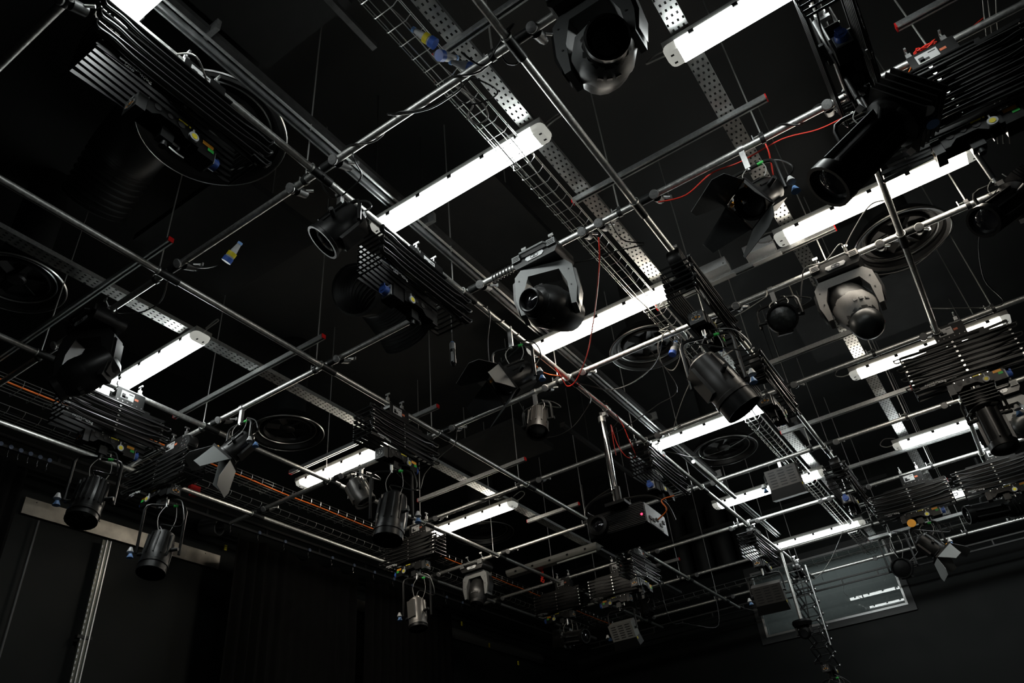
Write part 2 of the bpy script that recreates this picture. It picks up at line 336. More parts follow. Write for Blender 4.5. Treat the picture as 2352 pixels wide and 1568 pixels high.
def tray(x0, x1, y0, y1, z, label):
    c = ((x0 + x1) / 2, (y0 + y1) / 2, z); wd = x1 - x0; L = y1 - y0
    t = thing('cable_tray', c, label, 'cable tray', 'perforated cable trays')
    MB().box((0, 0, 0), (wd, L, 0.0015)).build('perforated_base', TRAY, t)
    MB().box((-wd / 2, 0, 0.02), (0.0015, L, 0.04)).box((wd / 2, 0, 0.02), (0.0015, L, 0.04)).build('side_flange', STRUT, t)
    b = MB()
    for q in range(3):
        xx = -wd / 2 + 0.025 + q * 0.03; b.tube([(xx + random.uniform(-.008, .008), -L / 2 + 0.05 + i * (L - .1) / 24, 0.008) for i in range(25)], 0.006, 5)
    b.build('cable_run', RUB, t)
tray(-5.075, -4.955, 0.2, 13.6, 4.185, 'perforated steel cable tray over the left lamps')
tray(-1.515, -1.405, 0.8, 13.6, 4.185, 'perforated steel cable tray beside the wire basket at centre')
tray(-0.385, -0.270, 2.2, 13.4, 4.185, 'perforated steel cable tray over the right-hand lamps')
def basket(label, o, axis, L, wd, h, step, wires, cables=(), r=0.0032, m=WIRE, gaps=()):
    # axis 'y' or 'x'; origin at the middle of the basket floor
    t = thing('wire_basket', o, label, 'wire cable basket', 'wire cable baskets', 0 if axis == 'y' else -PI / 2)
    b = MB(); n = int(L / step)
    for i in range(n + 1):
        y = -L / 2 + i * step
        b.tube([(-wd / 2, y, h), (-wd / 2, y, 0.012), (-wd / 2 + 0.012, y, 0), (wd / 2 - 0.03, y, 0), (wd / 2, y, 0.03), (wd / 2, y, h)], r, 4)
    for xx, zz in wires: b.cyl((xx, -L / 2, zz + 0.006), (xx, L / 2, zz + 0.006), r, n=4)
    b.build('wire_mesh', m, t)
    for nm, mm, xx, rr, am in cables:
        nn = int(L / 0.25); MB().tube(smooth([(xx + random.uniform(-am, am), -L / 2 + 0.05 + j * (L - .1) / nn, 0.02 + random.uniform(0, .008)) for j in range(nn + 1)], 3), rr, 5).build(nm, mm, t)
basket('zinc wire cable basket crossing in front of the brightest centre light', (-1.60, 7.4, 4.0), 'y', 12.6, 0.17, 0.06, 0.108,
       [(-0.085, 0.055), (-0.085, 0.02), (-0.03, 0), (0.03, 0), (0.085, 0.03), (0.085, 0.055)], [('cable_run', RUB, -0.05, 0.006, 0.012), ('cable_run', GCAB, 0.03, 0.004, 0.02)])
basket('wire cable basket with an orange cable running along the left wall', (-6.62, 7.4, 4.0), 'y', 12.8, 0.22, 0.075, 0.15,
       [(-0.11, 0.065), (-0.11, 0.03), (-0.055, 0), (0, 0), (0.055, 0), (0.11, 0.03), (0.11, 0.065)], [('orange_cable', ORC, 0.07, 0.008, 0.004), ('cable_run', RUB, -0.02, 0.008, 0.03), ('cable_run', RUB, 0.03, 0.008, 0.02), ('cable_run', RUB, -0.07, 0.008, 0.02)])
basket('second wire basket of black cables nearest the left wall', (-7.2, 7.4, 4.05), 'y', 12.8, 0.3, 0.06, 0.15,
       [(-0.15, 0.05), (-0.1, 0), (-0.05, 0), (0, 0), (0.05, 0), (0.1, 0), (0.15, 0.05)], [('cable_run', RUB, q, 0.008, 0.03) for q in (-.1, -.05, 0, .05, .1)], m=ROD)
basket('wire cable basket crossing near the back wall', (-2.2, 13.75, 4.1), 'x', 9.5, 0.25, 0.06, 0.2,
       [(-0.125, 0.05), (-0.06, 0), (0, 0), (0.06, 0), (0.125, 0.05)], [('cable_run', RUB, 0.0, 0.008, 0.03)], m=ROD)
t = thing('strut_rail', (-2.68, 6.4, 4.20), 'long zinc double strut rail beside the third lengthwise pipe', 'strut')
MB().box((0, 0, 0.041), (0.041, 11.6, 0.003)).box((-0.02, 0, 0.02), (0.003, 11.6, 0.041)).box((0.02, 0, 0.02), (0.003, 11.6, 0.041)).box((-0.015, 0, 0), (0.01, 11.6, 0.003)).box((0.015, 0, 0), (0.01, 11.6, 0.003)).build('rail', mat('worn_zinc', (0.38, 0.39, 0.39), 0.55, 0.9, 0.2, 20), t)
MB().cyl((0.05, -5.8, 0.03), (0.05, 5.8, 0.03), 0.01, n=8).build('conduit', STRUT, t)
t = thing('slotted_angle', (-2.72, 5.4, 4.42), 'dull slotted angle iron above the long double strut rail', 'angle iron')
MB().box((0, 0, 0), (0.045, 9.6, 0.003)).box((0.022, 0, 0.02), (0.003, 9.6, 0.04)).build('angle_section', mat('dull_zinc', (0.09, 0.09, 0.09), 0.5, 0.8, 0.2, 20), t)
for q in range(5): MB().box((0.02, -4.0 + q * 2.1, 0.03), (0.12, 0.03, 0.09)).build('bracket', STRUT, t)
for x, y0, y1, z, lb in ((-2.2, 0.9, 2.3, 4.9, 'dark support rail at the top left of centre'), (-3.0, 2.6, 4.4, 4.9, 'dark support rail behind the bright centre light'), (-3.85, 7.6, 9.6, 4.75, 'dark support rail left of the projector pole'), (-1.33, 8.75, 9.4, 4.32, 'short dark rail end beside the centre tray')):
    tag(MB().box((0, 0, 0), (0.045, y1 - y0, 0.045)).box((0, (y0 - y1) / 2, 0), (0.07, 0.012, 0.06)).cyl((0, 0.3, 0), (0, 0.3, ZC - z), 0.005, n=6).cyl((0, -0.3, 0), (0, -0.3, ZC - z), 0.005, n=6).build('support_rail', mat('dull_zinc', (0.14, 0.14, 0.14), 0.45, 0.8), None, W(x, (y0 + y1) / 2, z)), lb, 'rail')

# ---------------------------------------------------------------- fluorescent lights
def light(x0, x1, y, lab, m=COOL, loop=1, on=True):
    L = x1 - x0; t = thing('batten_light', ((x0 + x1) / 2, y, 4.05), lab, 'fluorescent light', 'fluorescent batten lights')
    wd = 0.168
    poly = [(-wd / 2, 0.05), (-wd / 2 + 0.006, 0.016), (-wd / 2 + 0.022, 0), (wd / 2 - 0.022, 0), (wd / 2 - 0.006, 0.016), (wd / 2, 0.05)]
    F = Matrix.Rotation(PI / 2, 4, 'Z'); e = 0.09
    MB().prism(poly, L - 2 * e, F).build('diffuser', m if on else mat('unlit_diffuser', (0.20, 0.20, 0.18), 0.35), t)
    for s in (-1, 1):
        b = MB(); x0 = s * (L / 2 - e); vs = []; rows = ((0.0, 0.05), (0.008, 0.016), (0.026, 0.0)); cr = 0.045
        def arc(ins):
            hw_ = wd / 2 - ins; xe = e - ins; r_ = cr - ins * 0.5; p = [(0, -hw_)]
            p += [(xe - r_ + r_ * math.sin(t_ * PI / 8), -hw_ + r_ - r_ * math.cos(t_ * PI / 8)) for t_ in range(5)]
            p += [(xe - r_ + r_ * math.cos(t_ * PI / 8), hw_ - r_ + r_ * math.sin(t_ * PI / 8)) for t_ in range(5)]
            return p + [(0, hw_)]
        for ins, zz_ in rows: vs += [(x0 + s * p[0], p[1], zz_) for p in arc(ins)]
        n_ = 12; fs = [(r_ * n_ + i, r_ * n_ + i + 1, (r_ + 1) * n_ + i + 1, (r_ + 1) * n_ + i) for r_ in range(2) for i in range(n_ - 1)] + [tuple(range(2 * n_, 3 * n_)), tuple(range(n_ - 1, -1, -1))]
        b.add(vs, fs); ec = b.build('end_cover', CLEAR if on else mat('unlit_diffuser', (0.2, 0.2, 0.18), 0.35), t)
        for yy in (-0.03, 0.03): MB().box((s * (L / 2 - 0.045), yy, -0.001), (0.02, 0.012, 0.004)).build('lamp_holder', mat('holder', (0.12, 0.12, 0.12), 0.5), ec)
    MB().box((0, 0, 0.075), (L - 0.02, wd * 0.94, 0.048)).box((0, 0, 0.11), (L - 0.4, 0.06, 0.022)).build('housing', HOUS, t)
    for i in range(5):
        for s in (-1, 1): MB().box((-L / 2 + 0.2 + i * (L - 0.4) / 4, s * (wd / 2 + 0.002), 0.04), (0.035, 0.008, 0.03)).build('clip', BLK, t)
    if loop:
        s = loop; MB().tube(smooth([(s * (L / 2 - 0.02), 0, 0.07), (s * (L / 2 + 0.07), -0.02, 0.06), (s * (L / 2 + 0.13), 0.02, 0.13), (s * (L / 2 + 0.06), 0.05, 0.2), (s * (L / 2 - 0.06), 0.04, 0.16)]), 0.006, 6).build('power_cable', GCAB, t)
    if not on: MB().cyl((0.1, -0.03, -0.02), (L / 2 - 0.05, -0.03, -0.02), 0.013, n=8).build('bare_tube', mat('bare_tube', (0.5, 0.5, 0.48), 0.3), t)
light(-2.93, -1.40, 0.93, 'lit fluorescent light cut off by the top edge at left')
light(-2.87, -1.34, 3.06, 'large lit fluorescent light behind the wire basket, upper centre')
light(-0.47, 1.05, 3.06, 'lit fluorescent light cut off by the top edge at right', loop=-1)
light(-6.35, -4.82, 3.07, 'lit fluorescent light at far left above the black moving head', COOL)
light(-2.85, -1.32, 5.16, 'lit fluorescent light ending below the small round reel, picture centre', WARM)
light(-0.46, 1.07, 5.17, 'warm lit fluorescent light behind the dark upright pipe at right', WARM, -1)
light(-6.38, -4.86, 5.62, 'lit fluorescent light left of the lower left hoist', WARM)
light(-2.87, -1.34, 7.74, 'lit fluorescent light under the large dark spotlight, right of centre')
light(-0.50, 1.05, 7.78, 'lit fluorescent light behind the big right-hand hoist', WARM, -1)
light(-6.33, -4.82, 7.88, 'lit fluorescent light at lower centre left, above the small moving head', WARM)
light(-2.92, -1.35, 9.98, 'lit fluorescent light behind the vented flood light', loop=0)
light(-0.49, 1.05, 9.92, 'lit fluorescent light at far right below the farther hoist', loop=-1)
light(-2.92, -1.38, 12.28, 'lit fluorescent light just above the control room window')
light(-0.42, 1.1, 12.22, 'lit fluorescent light low at the far right edge', loop=0)
light(-6.46, -4.8, 10.1, 'unlit fluorescent light with a bare tube beside the projector', on=False, loop=0)

# ---------------------------------------------------------------- scissor hoists
def bar_mesh(L):
    q = MB().box((0, 0, 0), (L, 0.006, 0.026)); return q.mesh('scissor_arm')
BARS = {}
RODM = MB().cyl((0, -0.11, 0), (0, 0.11, 0), 0.007, n=6).mesh('cross_rod'); RODM.materials.append(BLK)
BOLTM = MB().cyl((0, 0.004, 0), (0, -0.006, 0), 0.011, n=10).mesh('pivot_bolt'); BOLTM.materials.append(BOLT)
def hoist(axis, x, y, label, logo=-1, L=0.84, st=6, h=0.046, reel=0, loops=1, plate=1, z=None, stick=1, car=None, logocol=ORG, dz=0.0, lbl=True, thick=1.0):
    """local +X along the pipe; seen from local -Y; logo = which end shows the square logo plate"""
    zz = (G if axis == 'y' else GB) if z is None else z
    t = thing('scissor_hoist', (x, y, zz), label, 'scissor hoist', 'folded scissor hoists', PI / 2 if axis == 'y' else 0)
    cu = 0.1 if car is None else car
    # trolley on the pipe
    tr_ = MB().box((cu, -0.055, -0.085), (0.26, 0.006, 0.14)).box((cu, 0.055, -0.085), (0.26, 0.006, 0.14)).box((cu, 0, -0.15), (0.26, 0.11, 0.006)).box((cu + 0.09, 0, -0.09), (0.07, 0.10, 0.11)).build('trolley', BLK, t)
    for s in (-1, 1):
        q = MB(); hollow(q, 0.0255, 0.032, -0.018, 0.018, (cu + s * 0.1, 0, 0), (1, 0, 0), 14); q.box((cu + s * 0.1, 0, 0.05), (0.03, 0.02, 0.035)).box((cu + s * 0.1, 0, -0.045), (0.03, 0.08, 0.026)); c_ = q.build('pipe_clamp', ALU if plate else IRON, t)
        MB().cyl((cu + s * 0.1, 0, 0.06), (cu + s * 0.1, 0, 0.10), 0.006, n=8).box((cu + s * 0.1, 0, 0.105), (0.012, 0.05, 0.014)).build('wing_nut', ALU, c_)
    if plate:
        lp = MB().box((cu - 0.03, -0.0595, -0.075), (0.12, 0.002, 0.075)).build('rating_plate', LABEL, tr_)
        MB().box((cu - 0.065, -0.0612, -0.085), (0.03, 0.002, 0.04)).box((cu - 0.05, -0.0612, -0.095), (0.05, 0.002, 0.018)).box((cu + 0.0, -0.0612, -0.055), (0.04, 0.002, 0.006)).build('pictogram', INK, lp)
        MB().box((cu + 0.055, -0.0597, -0.08), (0.035, 0.002, 0.02)).build('red_sticker', mat('orange_sticker', (0.5, 0.12, 0.05), 0.5), tr_)
    for q in range(6): MB().cyl((cu - 0.11 + q * 0.044, -0.058, -0.14), (cu - 0.11 + q * 0.044, -0.064, -0.14), 0.005, n=8).build('screw', BOLT, tr_)
    if reel:
        ru = cu + reel * 0.20
        r_ = MB().lathe([(0.02, 0.05), (0.078, 0.05), (0.085, 0.04), (0.085, -0.04), (0.078, -0.05), (0.02, -0.05)], (ru, -0.02, -0.12), (0, 1, 0), 28).build('spring_reel', BLK, t)
        if abs(reel) > 0:
            # the perforated face of the reel looks along the pipe or towards the viewer
            for k in range(6):
                a = k * PI / 3; MB().cyl((ru + 0.035 * math.cos(a), -0.0705, -0.12 + 0.035 * math.sin(a)), (ru + 0.035 * math.cos(a), -0.0735, -0.12 + 0.035 * math.sin(a)), 0.010, n=10).build('reel_stud', BOLT, r_)
    z0 = -0.20 + dz; key = (L,)
    if key not in BARS:
        BARS[key] = bar_mesh(L); BARS[key].materials.append(SLAT)
    MB().box((0, -0.1, z0 + 0.012), (0.55, 0.008, 0.03)).box((0, 0.1, z0 + 0.012), (0.55, 0.008, 0.03)).box((cu, 0, z0 + 0.025), (0.12, 0.2, 0.02)).box((cu, 0, (z0 - 0.14) / 2), (0.08, 0.07, abs(z0 + 0.14) + 0.02)).build('top_rail', BLK, t)
    rise = math.sqrt(max(0.0001, L * L - 0.0)) ; half = L / 2
    for k in range(st):
        zc = z0 - h * (k + 0.5); ang = math.asin(min(0.98, h / L)); hu = half * math.cos(ang)
        for s, yy in ((1, -0.112), (-1, -0.104), (1, 0.104), (-1, 0.112)):
            o = bpy.data.objects.new('scissor_arm', BARS[key]); COL.objects.link(o); o.parent = t
            o.matrix_local = Matrix.Translation((0, yy, zc)) @ Matrix.Rotation(s * ang, 4, 'Y') @ Matrix.Diagonal((1, thick, thick, 1))
            if yy == -0.112:
                for uu in (-half + 0.012, 0, half - 0.012):
                    q = bpy.data.objects.new('pivot_bolt', BOLTM); COL.objects.link(q); q.parent = o; q.location = (uu, -0.004, 0)
    zb = z0 - h * st
    for k in range(st + 1):
        for s in (-1, 1):
            o = bpy.data.objects.new('cross_rod', RODM); COL.objects.link(o); o.parent = t; o.location = (s * hu, 0, z0 - h * k)
    for cn in range(loops):
        pts = []; yy = -0.125 - 0.012 * cn
        for k in range(st):
            s = -1 if k % 2 == 0 else 1
            pts += [(-s * hu * 0.5, yy, z0 - h * k - 0.01), (s * (hu - 0.02), yy, z0 - h * k - 0.008), (s * (hu + 0.05), yy - 0.015, z0 - h * (k + 0.4)), (s * (hu + 0.035), yy, z0 - h * (k + 0.85)), (s * (hu - 0.05), yy, z0 - h * (k + 1) + 0.012)]
        MB().tube(smooth(pts, 4), 0.0065, 5).build('control_cable', RUB, t)
    # load bracket below
    F = Matrix.Translation((0, -0.06, zb - 0.07))
    br = MB().prism([(-0.15, 0.05), (0.15, 0.05), (0.15, -0.045), (0.07, -0.045), (0.03, -0.01), (-0.08, -0.01), (-0.12, -0.045), (-0.15, -0.045)], 0.006, F).box((0, 0, zb - 0.02), (0.30, 0.12, 0.008)).prism([(-0.15, 0.05), (0.15, 0.05), (0.15, -0.02), (-0.15, -0.02)], 0.006, Matrix.Translation((0, 0.06, zb - 0.07))).build('load_bracket', BLK, t)
    for uu, rr in ((-0.1, 0.016), (-0.03, 0.011), (0.035, 0.016)): MB().lathe([(rr, 0), (rr + 0.004, 0.001), (rr + 0.004, 0.003), (rr, 0.003)], (uu, -0.0635, zb - 0.05), (0, -1, 0), 14, True).build('bracket_hole', INK, br)
    for uu in (-0.135, -0.06, 0.0, 0.07, 0.135): MB().cyl((uu, -0.063, zb - 0.03), (uu, -0.069, zb - 0.03), 0.005, n=8).build('screw', BOLT, br)
    if lbl:
        text('MAXIMUM', 0.024, WHT, br, Matrix.Translation((-0.30, -0.1165, zb + 0.012)) @ Matrix.Rotation(PI / 2, 4, 'X')); text('LOAD', 0.018, WHT, br, Matrix.Translation((-0.30, -0.1165, zb - 0.008)) @ Matrix.Rotation(PI / 2, 4, 'X'))
        text('40kg', 0.034, WHT, br, Matrix.Translation((-0.215, -0.1165, zb + 0.004)) @ Matrix.Rotation(PI / 2, 4, 'X'))
    # square logo plate at one end, socket box at the other
    e = logo; q = MB().box((e * 0.175, 0, zb - 0.075), (0.05, 0.11, 0.10)).build('logo_box', mat('charcoal_paint', (0.018, 0.019, 0.019), 0.45), t)
    M = Matrix.Translation((e * 0.2015, 0, zb - 0.075)) @ (Matrix.Rotation(-PI / 2, 4, 'Z') if e < 0 else Matrix.Rotation(PI / 2, 4, 'Z')) @ Matrix.Rotation(PI / 2, 4, 'X')
    def lg(m, nm, shapes):
        b = MB(M)
        for (x0, y0, x1, y1) in shapes:
            d = Vector((x1 - x0, y1 - y0, 0)); a = math.atan2(d.y, d.x); b.box(((x0 + x1) / 2, (y0 + y1) / 2, 0.001), (d.length, 0.004, 0.0015), Matrix.Rotation(a, 3, 'Z'))
        b.build(nm, m, q)
    lg(WHT, 'logo_outline', [(-0.02, 0.042, 0.02, 0.042), (-0.02, 0.042, 0.008, 0.008), (0.02, 0.042, -0.008, 0.008), (-0.034, 0.004, -0.034, -0.018), (-0.034, -0.018, -0.014, -0.022), (-0.014, -0.03, 0.018, -0.03), (0.034, 0.004, 0.034, -0.018), (0.034, -0.018, 0.014, -0.022), (-0.034, 0.004, -0.02, 0.012), (0.034, 0.004, 0.02, 0.012)])
    b = MB(M); b.box((0, -0.002, 0.001), (0.016, 0.016, 0.0015)).box((-0.025, -0.012, 0.001), (0.014, 0.012, 0.0015)).box((0.025, -0.012, 0.001), (0.014, 0.012, 0.0015)); b.build('logo_blocks', logocol, q)
    q = MB().box((-e * 0.20, 0, zb - 0.08), (0.10, 0.11, 0.10)).build('socket_box', BLK, t)
    c_ = MB().box((-e * 0.256, 0, zb - 0.08), (0.012, 0.08, 0.08)).build('socket_plate', LGREY, q)
    MB().cyl((-e * 0.262, 0, zb - 0.08), (-e * 0.30, 0, zb - 0.083), 0.034, 0.031, 12).box((-e * 0.296, 0, zb - 0.05), (0.014, 0.035, 0.02)).box((-e * 0.302, 0, zb - 0.083), (0.004, 0.026, 0.022)).build('socket_cap', BLUE, c_)
    if stick:
        MB().box((-e * 0.20, -0.0565, zb - 0.045), (0.065, 0.002, 0.024)).build('orange_sticker', ORG, q)
        MB().box((-e * 0.22, -0.0565, zb - 0.07), (0.036, 0.002, 0.022)).build('green_sticker', GRN, q)
        MB().box((-e * 0.05, -0.0643, zb - 0.026), (0.07, 0.002, 0.010)).build('yellow_tape', YEL, br)
    lv = MB().lathe([(0.0005, 0.012), (0.027, 0.012), (0.027, 0), (0.0005, 0)], (-e * 0.10, -0.078, zb - 0.095), (0, -1, 0), 18, False).box((-e * 0.10, -0.072, zb - 0.06), (0.008, 0.008, 0.05)).build('level_disc', LGREY, t)
    MB().lathe([(0.0005, 0.0135), (0.017, 0.0135), (0.017, 0.012)], (-e * 0.10, -0.078, zb - 0.095), (0, -1, 0), 8, False).build('level_centre', YEL, lv)
    sp_ = MB().cyl((0, 0, zb - 0.02), (0, 0, zb - 0.2), 0.019, n=14).box((0, 0, zb - 0.13), (0.07, 0.05, 0.07)).build('spigot_holder', IRON, t)
    MB().cyl((0.03, 0, zb - 0.13), (0.075, 0, zb - 0.13), 0.006, n=8).box((0.08, 0, zb - 0.13), (0.01, 0.012, 0.05)).build('locking_lever', ALU, sp_)
    return zz + zb - 0.2        # height where the spigot ends

# ---------------------------------------------------------------- luminaires
def yoke(t, M, wd, h, r=0.012, m=BODY, flat=False):
    """an upside-down U hanging from the origin of M, pivots at (+-wd/2, 0, -h)"""
    b = MB(M); x = wd / 2; c = 0.05
    pts = [(-x, 0, -h - 0.02), (-x, 0, -c), (-x + 0.015, 0, -0.015), (-x + c, 0, 0), (x - c, 0, 0), (x - 0.015, 0, -0.015), (x, 0, -c), (x, 0, -h - 0.02)]
    b.tube(pts, r, 8); return b.build('yoke', m, t)
def wire_loop(t, M, x, z0, z1, m=GCAB):
    MB(M).tube(smooth([(x, 0, z0), (x - 0.07, -0.03, (z0 + z1) / 2 + 0.02), (x - 0.02, -0.05, z1), (x + 0.02, -0.04, z1 + 0.01), (x + 0.08, -0.02, (z0 + z1) / 2), (x + 0.06, 0, z0)], 5), 0.0035, 5).build('safety_wire', m, t)
def cups(t, M, x, z):
    MB(M).cyl((x, -0.03, z - 0.005), (x, -0.03, z + 0.04), 0.03, 0.012, 12).build('pole_cup', WPL, t)
    MB(M).cyl((x, 0.04, z - 0.03), (x, 0.04, z + 0.012), 0.03, 0.012, 12).build('pole_cup', LBLUE, t)
def fresnel(name, hang, z_top, d, label, cat, R=0.115, Ln=0.25, doors=0, m=BODY, yh=0.26, rz=0.0, group=None, hood=None, hook=0, tagc=GRN, cupx=1, doorm=DOOR, fins=6, lens=LENS):
    t = thing(name, (hang[0], hang[1], z_top), label, cat, group); MY = Matrix.Rotation(rz, 4, 'Z')
    wd = 2 * R + 0.11
    if hook:                       # hook clamp up to the pipe
        q = MB(MY); hollow(q, 0.0255, 0.032, -0.02, 0.02, (0, 0, hook), (1, 0, 0) if hook > 0 else (0, 1, 0), 14); q.box((0, 0, abs(hook) / 2 - 0.012), (0.035, 0.03, abs(hook) - 0.03)); q.build('hook_clamp', ALU, t)
    MB(MY).cyl((0, 0, 0.06), (0, 0, -0.015), 0.014, n=10).build('spigot', ALU, t); yoke(t, MY, wd, yh, 0.013)
    if tagc: MB(MY).cyl((0.06, 0, 0), (0.10, 0, 0), 0.0135, n=10).build('colour_band', tagc, t)
    M = frame((0, 0, -yh), d)      # local +Y is the beam direction
    b = MB(M); b.lathe([(R * 0.55, -Ln * 0.62), (R * 0.86, -Ln * 0.55), (R * 0.95, -Ln * 0.3), (R * 0.98, 0), (R, Ln * 0.02), (R, Ln * 0.4), (R * 1.06, Ln * 0.42), (R * 1.06, Ln * 0.5), (R * 0.93, Ln * 0.5), (R * 0.93, Ln * 0.44)], (0, 0, 0), (0, 1, 0), 20, False)
    b.cyl((0, -Ln * 0.62, 0), (0, -Ln * 0.70, 0), R * 0.5, R * 0.4, 16); h = b.build('housing', m, t)
    b = MB(M)
    for k in range(fins):
        a = PI * (k + 0.5) / fins; b.box((math.cos(a) * R * 0.97, -Ln * 0.12, math.sin(a) * R * 0.97), (0.012, Ln * 0.7, 0.02), Matrix.Rotation(-a + PI / 2, 3, 'Y'))
    b.box((0, -Ln * 0.1, -R * 0.98), (R * 1.0, Ln * 0.7, R * 0.22)); b.build('cooling_fins', m, h)
    MB(M).lathe([(R * 0.93, Ln * 0.38), (R * 0.7, Ln * 0.44), (R * 0.4, Ln * 0.48), (0.0005, Ln * 0.5)], (0, 0, 0), (0, 1, 0), 20, False).build('lens', lens, t)
    if hood: MB(M).lathe([(R * 1.0, Ln * 0.45), (R * 1.04, Ln * 0.45 + hood), (R * 1.0, Ln * 0.45 + hood), (R * 0.96, Ln * 0.45)], (0, 0, 0), (0, 1, 0), 20, False).build('hood', BLK, t)
    for s in (-1, 1): MB(M).cyl((s * R * 0.95, 0, 0), (s * (wd / 2 + 0.012), 0, 0), 0.016, n=10).build('pivot_knob', IRON, t)
    if cupx: cups(t, MY, cupx * (wd / 2 + 0.045), -yh - 0.02)
    if doors:
        fr = MB(M); f0 = Ln * 0.5
        fr.box((0, f0 + 0.01, R * 1.1), (R * 2.3, 0.02, 0.012)).box((0, f0 + 0.01, -R * 1.1), (R * 2.3, 0.02, 0.012)).box((R * 1.1, f0 + 0.01, 0), (0.012, 0.02, R * 2.2)).box((-R * 1.1, f0 + 0.01, 0), (0.012, 0.02, R * 2.2)); fr.build('door_frame', BLK, t)
        for (sx, sz, op) in ((0, 1, 0.35), (0, -1, 0.45), (1, 0, 0.75), (-1, 0, 0.5)):
            ln = doors; wb = R * 1.05; wt = R * (1.7 if sx == 0 else 0.55)
            # hinge edge, opening outward by op radians
            if sx == 0:
                c = Vector((0, f0 + 0.015, sz * R * 1.1)); u = Vector((1, 0, 0)); v = Vector((0, math.cos(op), sz * math.sin(op)))
            else:
                c = Vector((sx * R * 1.1, f0 + 0.015, 0)); u = Vector((0, 0, 1)); v = Vector((sx * math.sin(op), math.cos(op), 0))
            nrm = u.cross(v).normalized() * 0.0015
            P = [c - u * wb, c + u * wb, c + u * wt + v * ln * 0.75, c + u * (wt * 0.75) + v * ln, c - u * (wt * 0.75) + v * ln, c - u * wt + v * ln * 0.75]
            q = MB(M); q.add([p + nrm for p in P] + [p - nrm for p in P], [tuple(range(6)), tuple(range(11, 5, -1))] + [(i, i + 6, (i + 1) % 6 + 6, (i + 1) % 6) for i in range(6)]); q.build('barn_door', doorm, t)
        for a in (0.8, 2.4): MB(M).box((math.cos(a) * R * 1.15, f0 + 0.0, math.sin(a) * R * 1.15), (0.03, 0.02, 0.02)).build('orange_clip', ORG, t)
    if 'orange disc' in label: MB(MY).cyl((-0.1, -0.1, 0.02), (-0.1, -0.112, 0.02), 0.05, n=16).build('orange_disc', ORG, t)
    wire_loop(t, MY, 0.02, 0.03, -yh * 0.75)
    MB().tube(smooth([tuple(M @ Vector((0, -Ln * 0.65, 0))), tuple(M @ Vector((0.05, -Ln * 0.95, 0.02))), (wd / 2 + 0.08, 0.02, -yh * 0.6), (wd / 2 + 0.03, 0.02, -0.03), (0.05, 0.03, 0.06)], 6), 0.006, 6).build('power_cable', RUB, t)
    return t
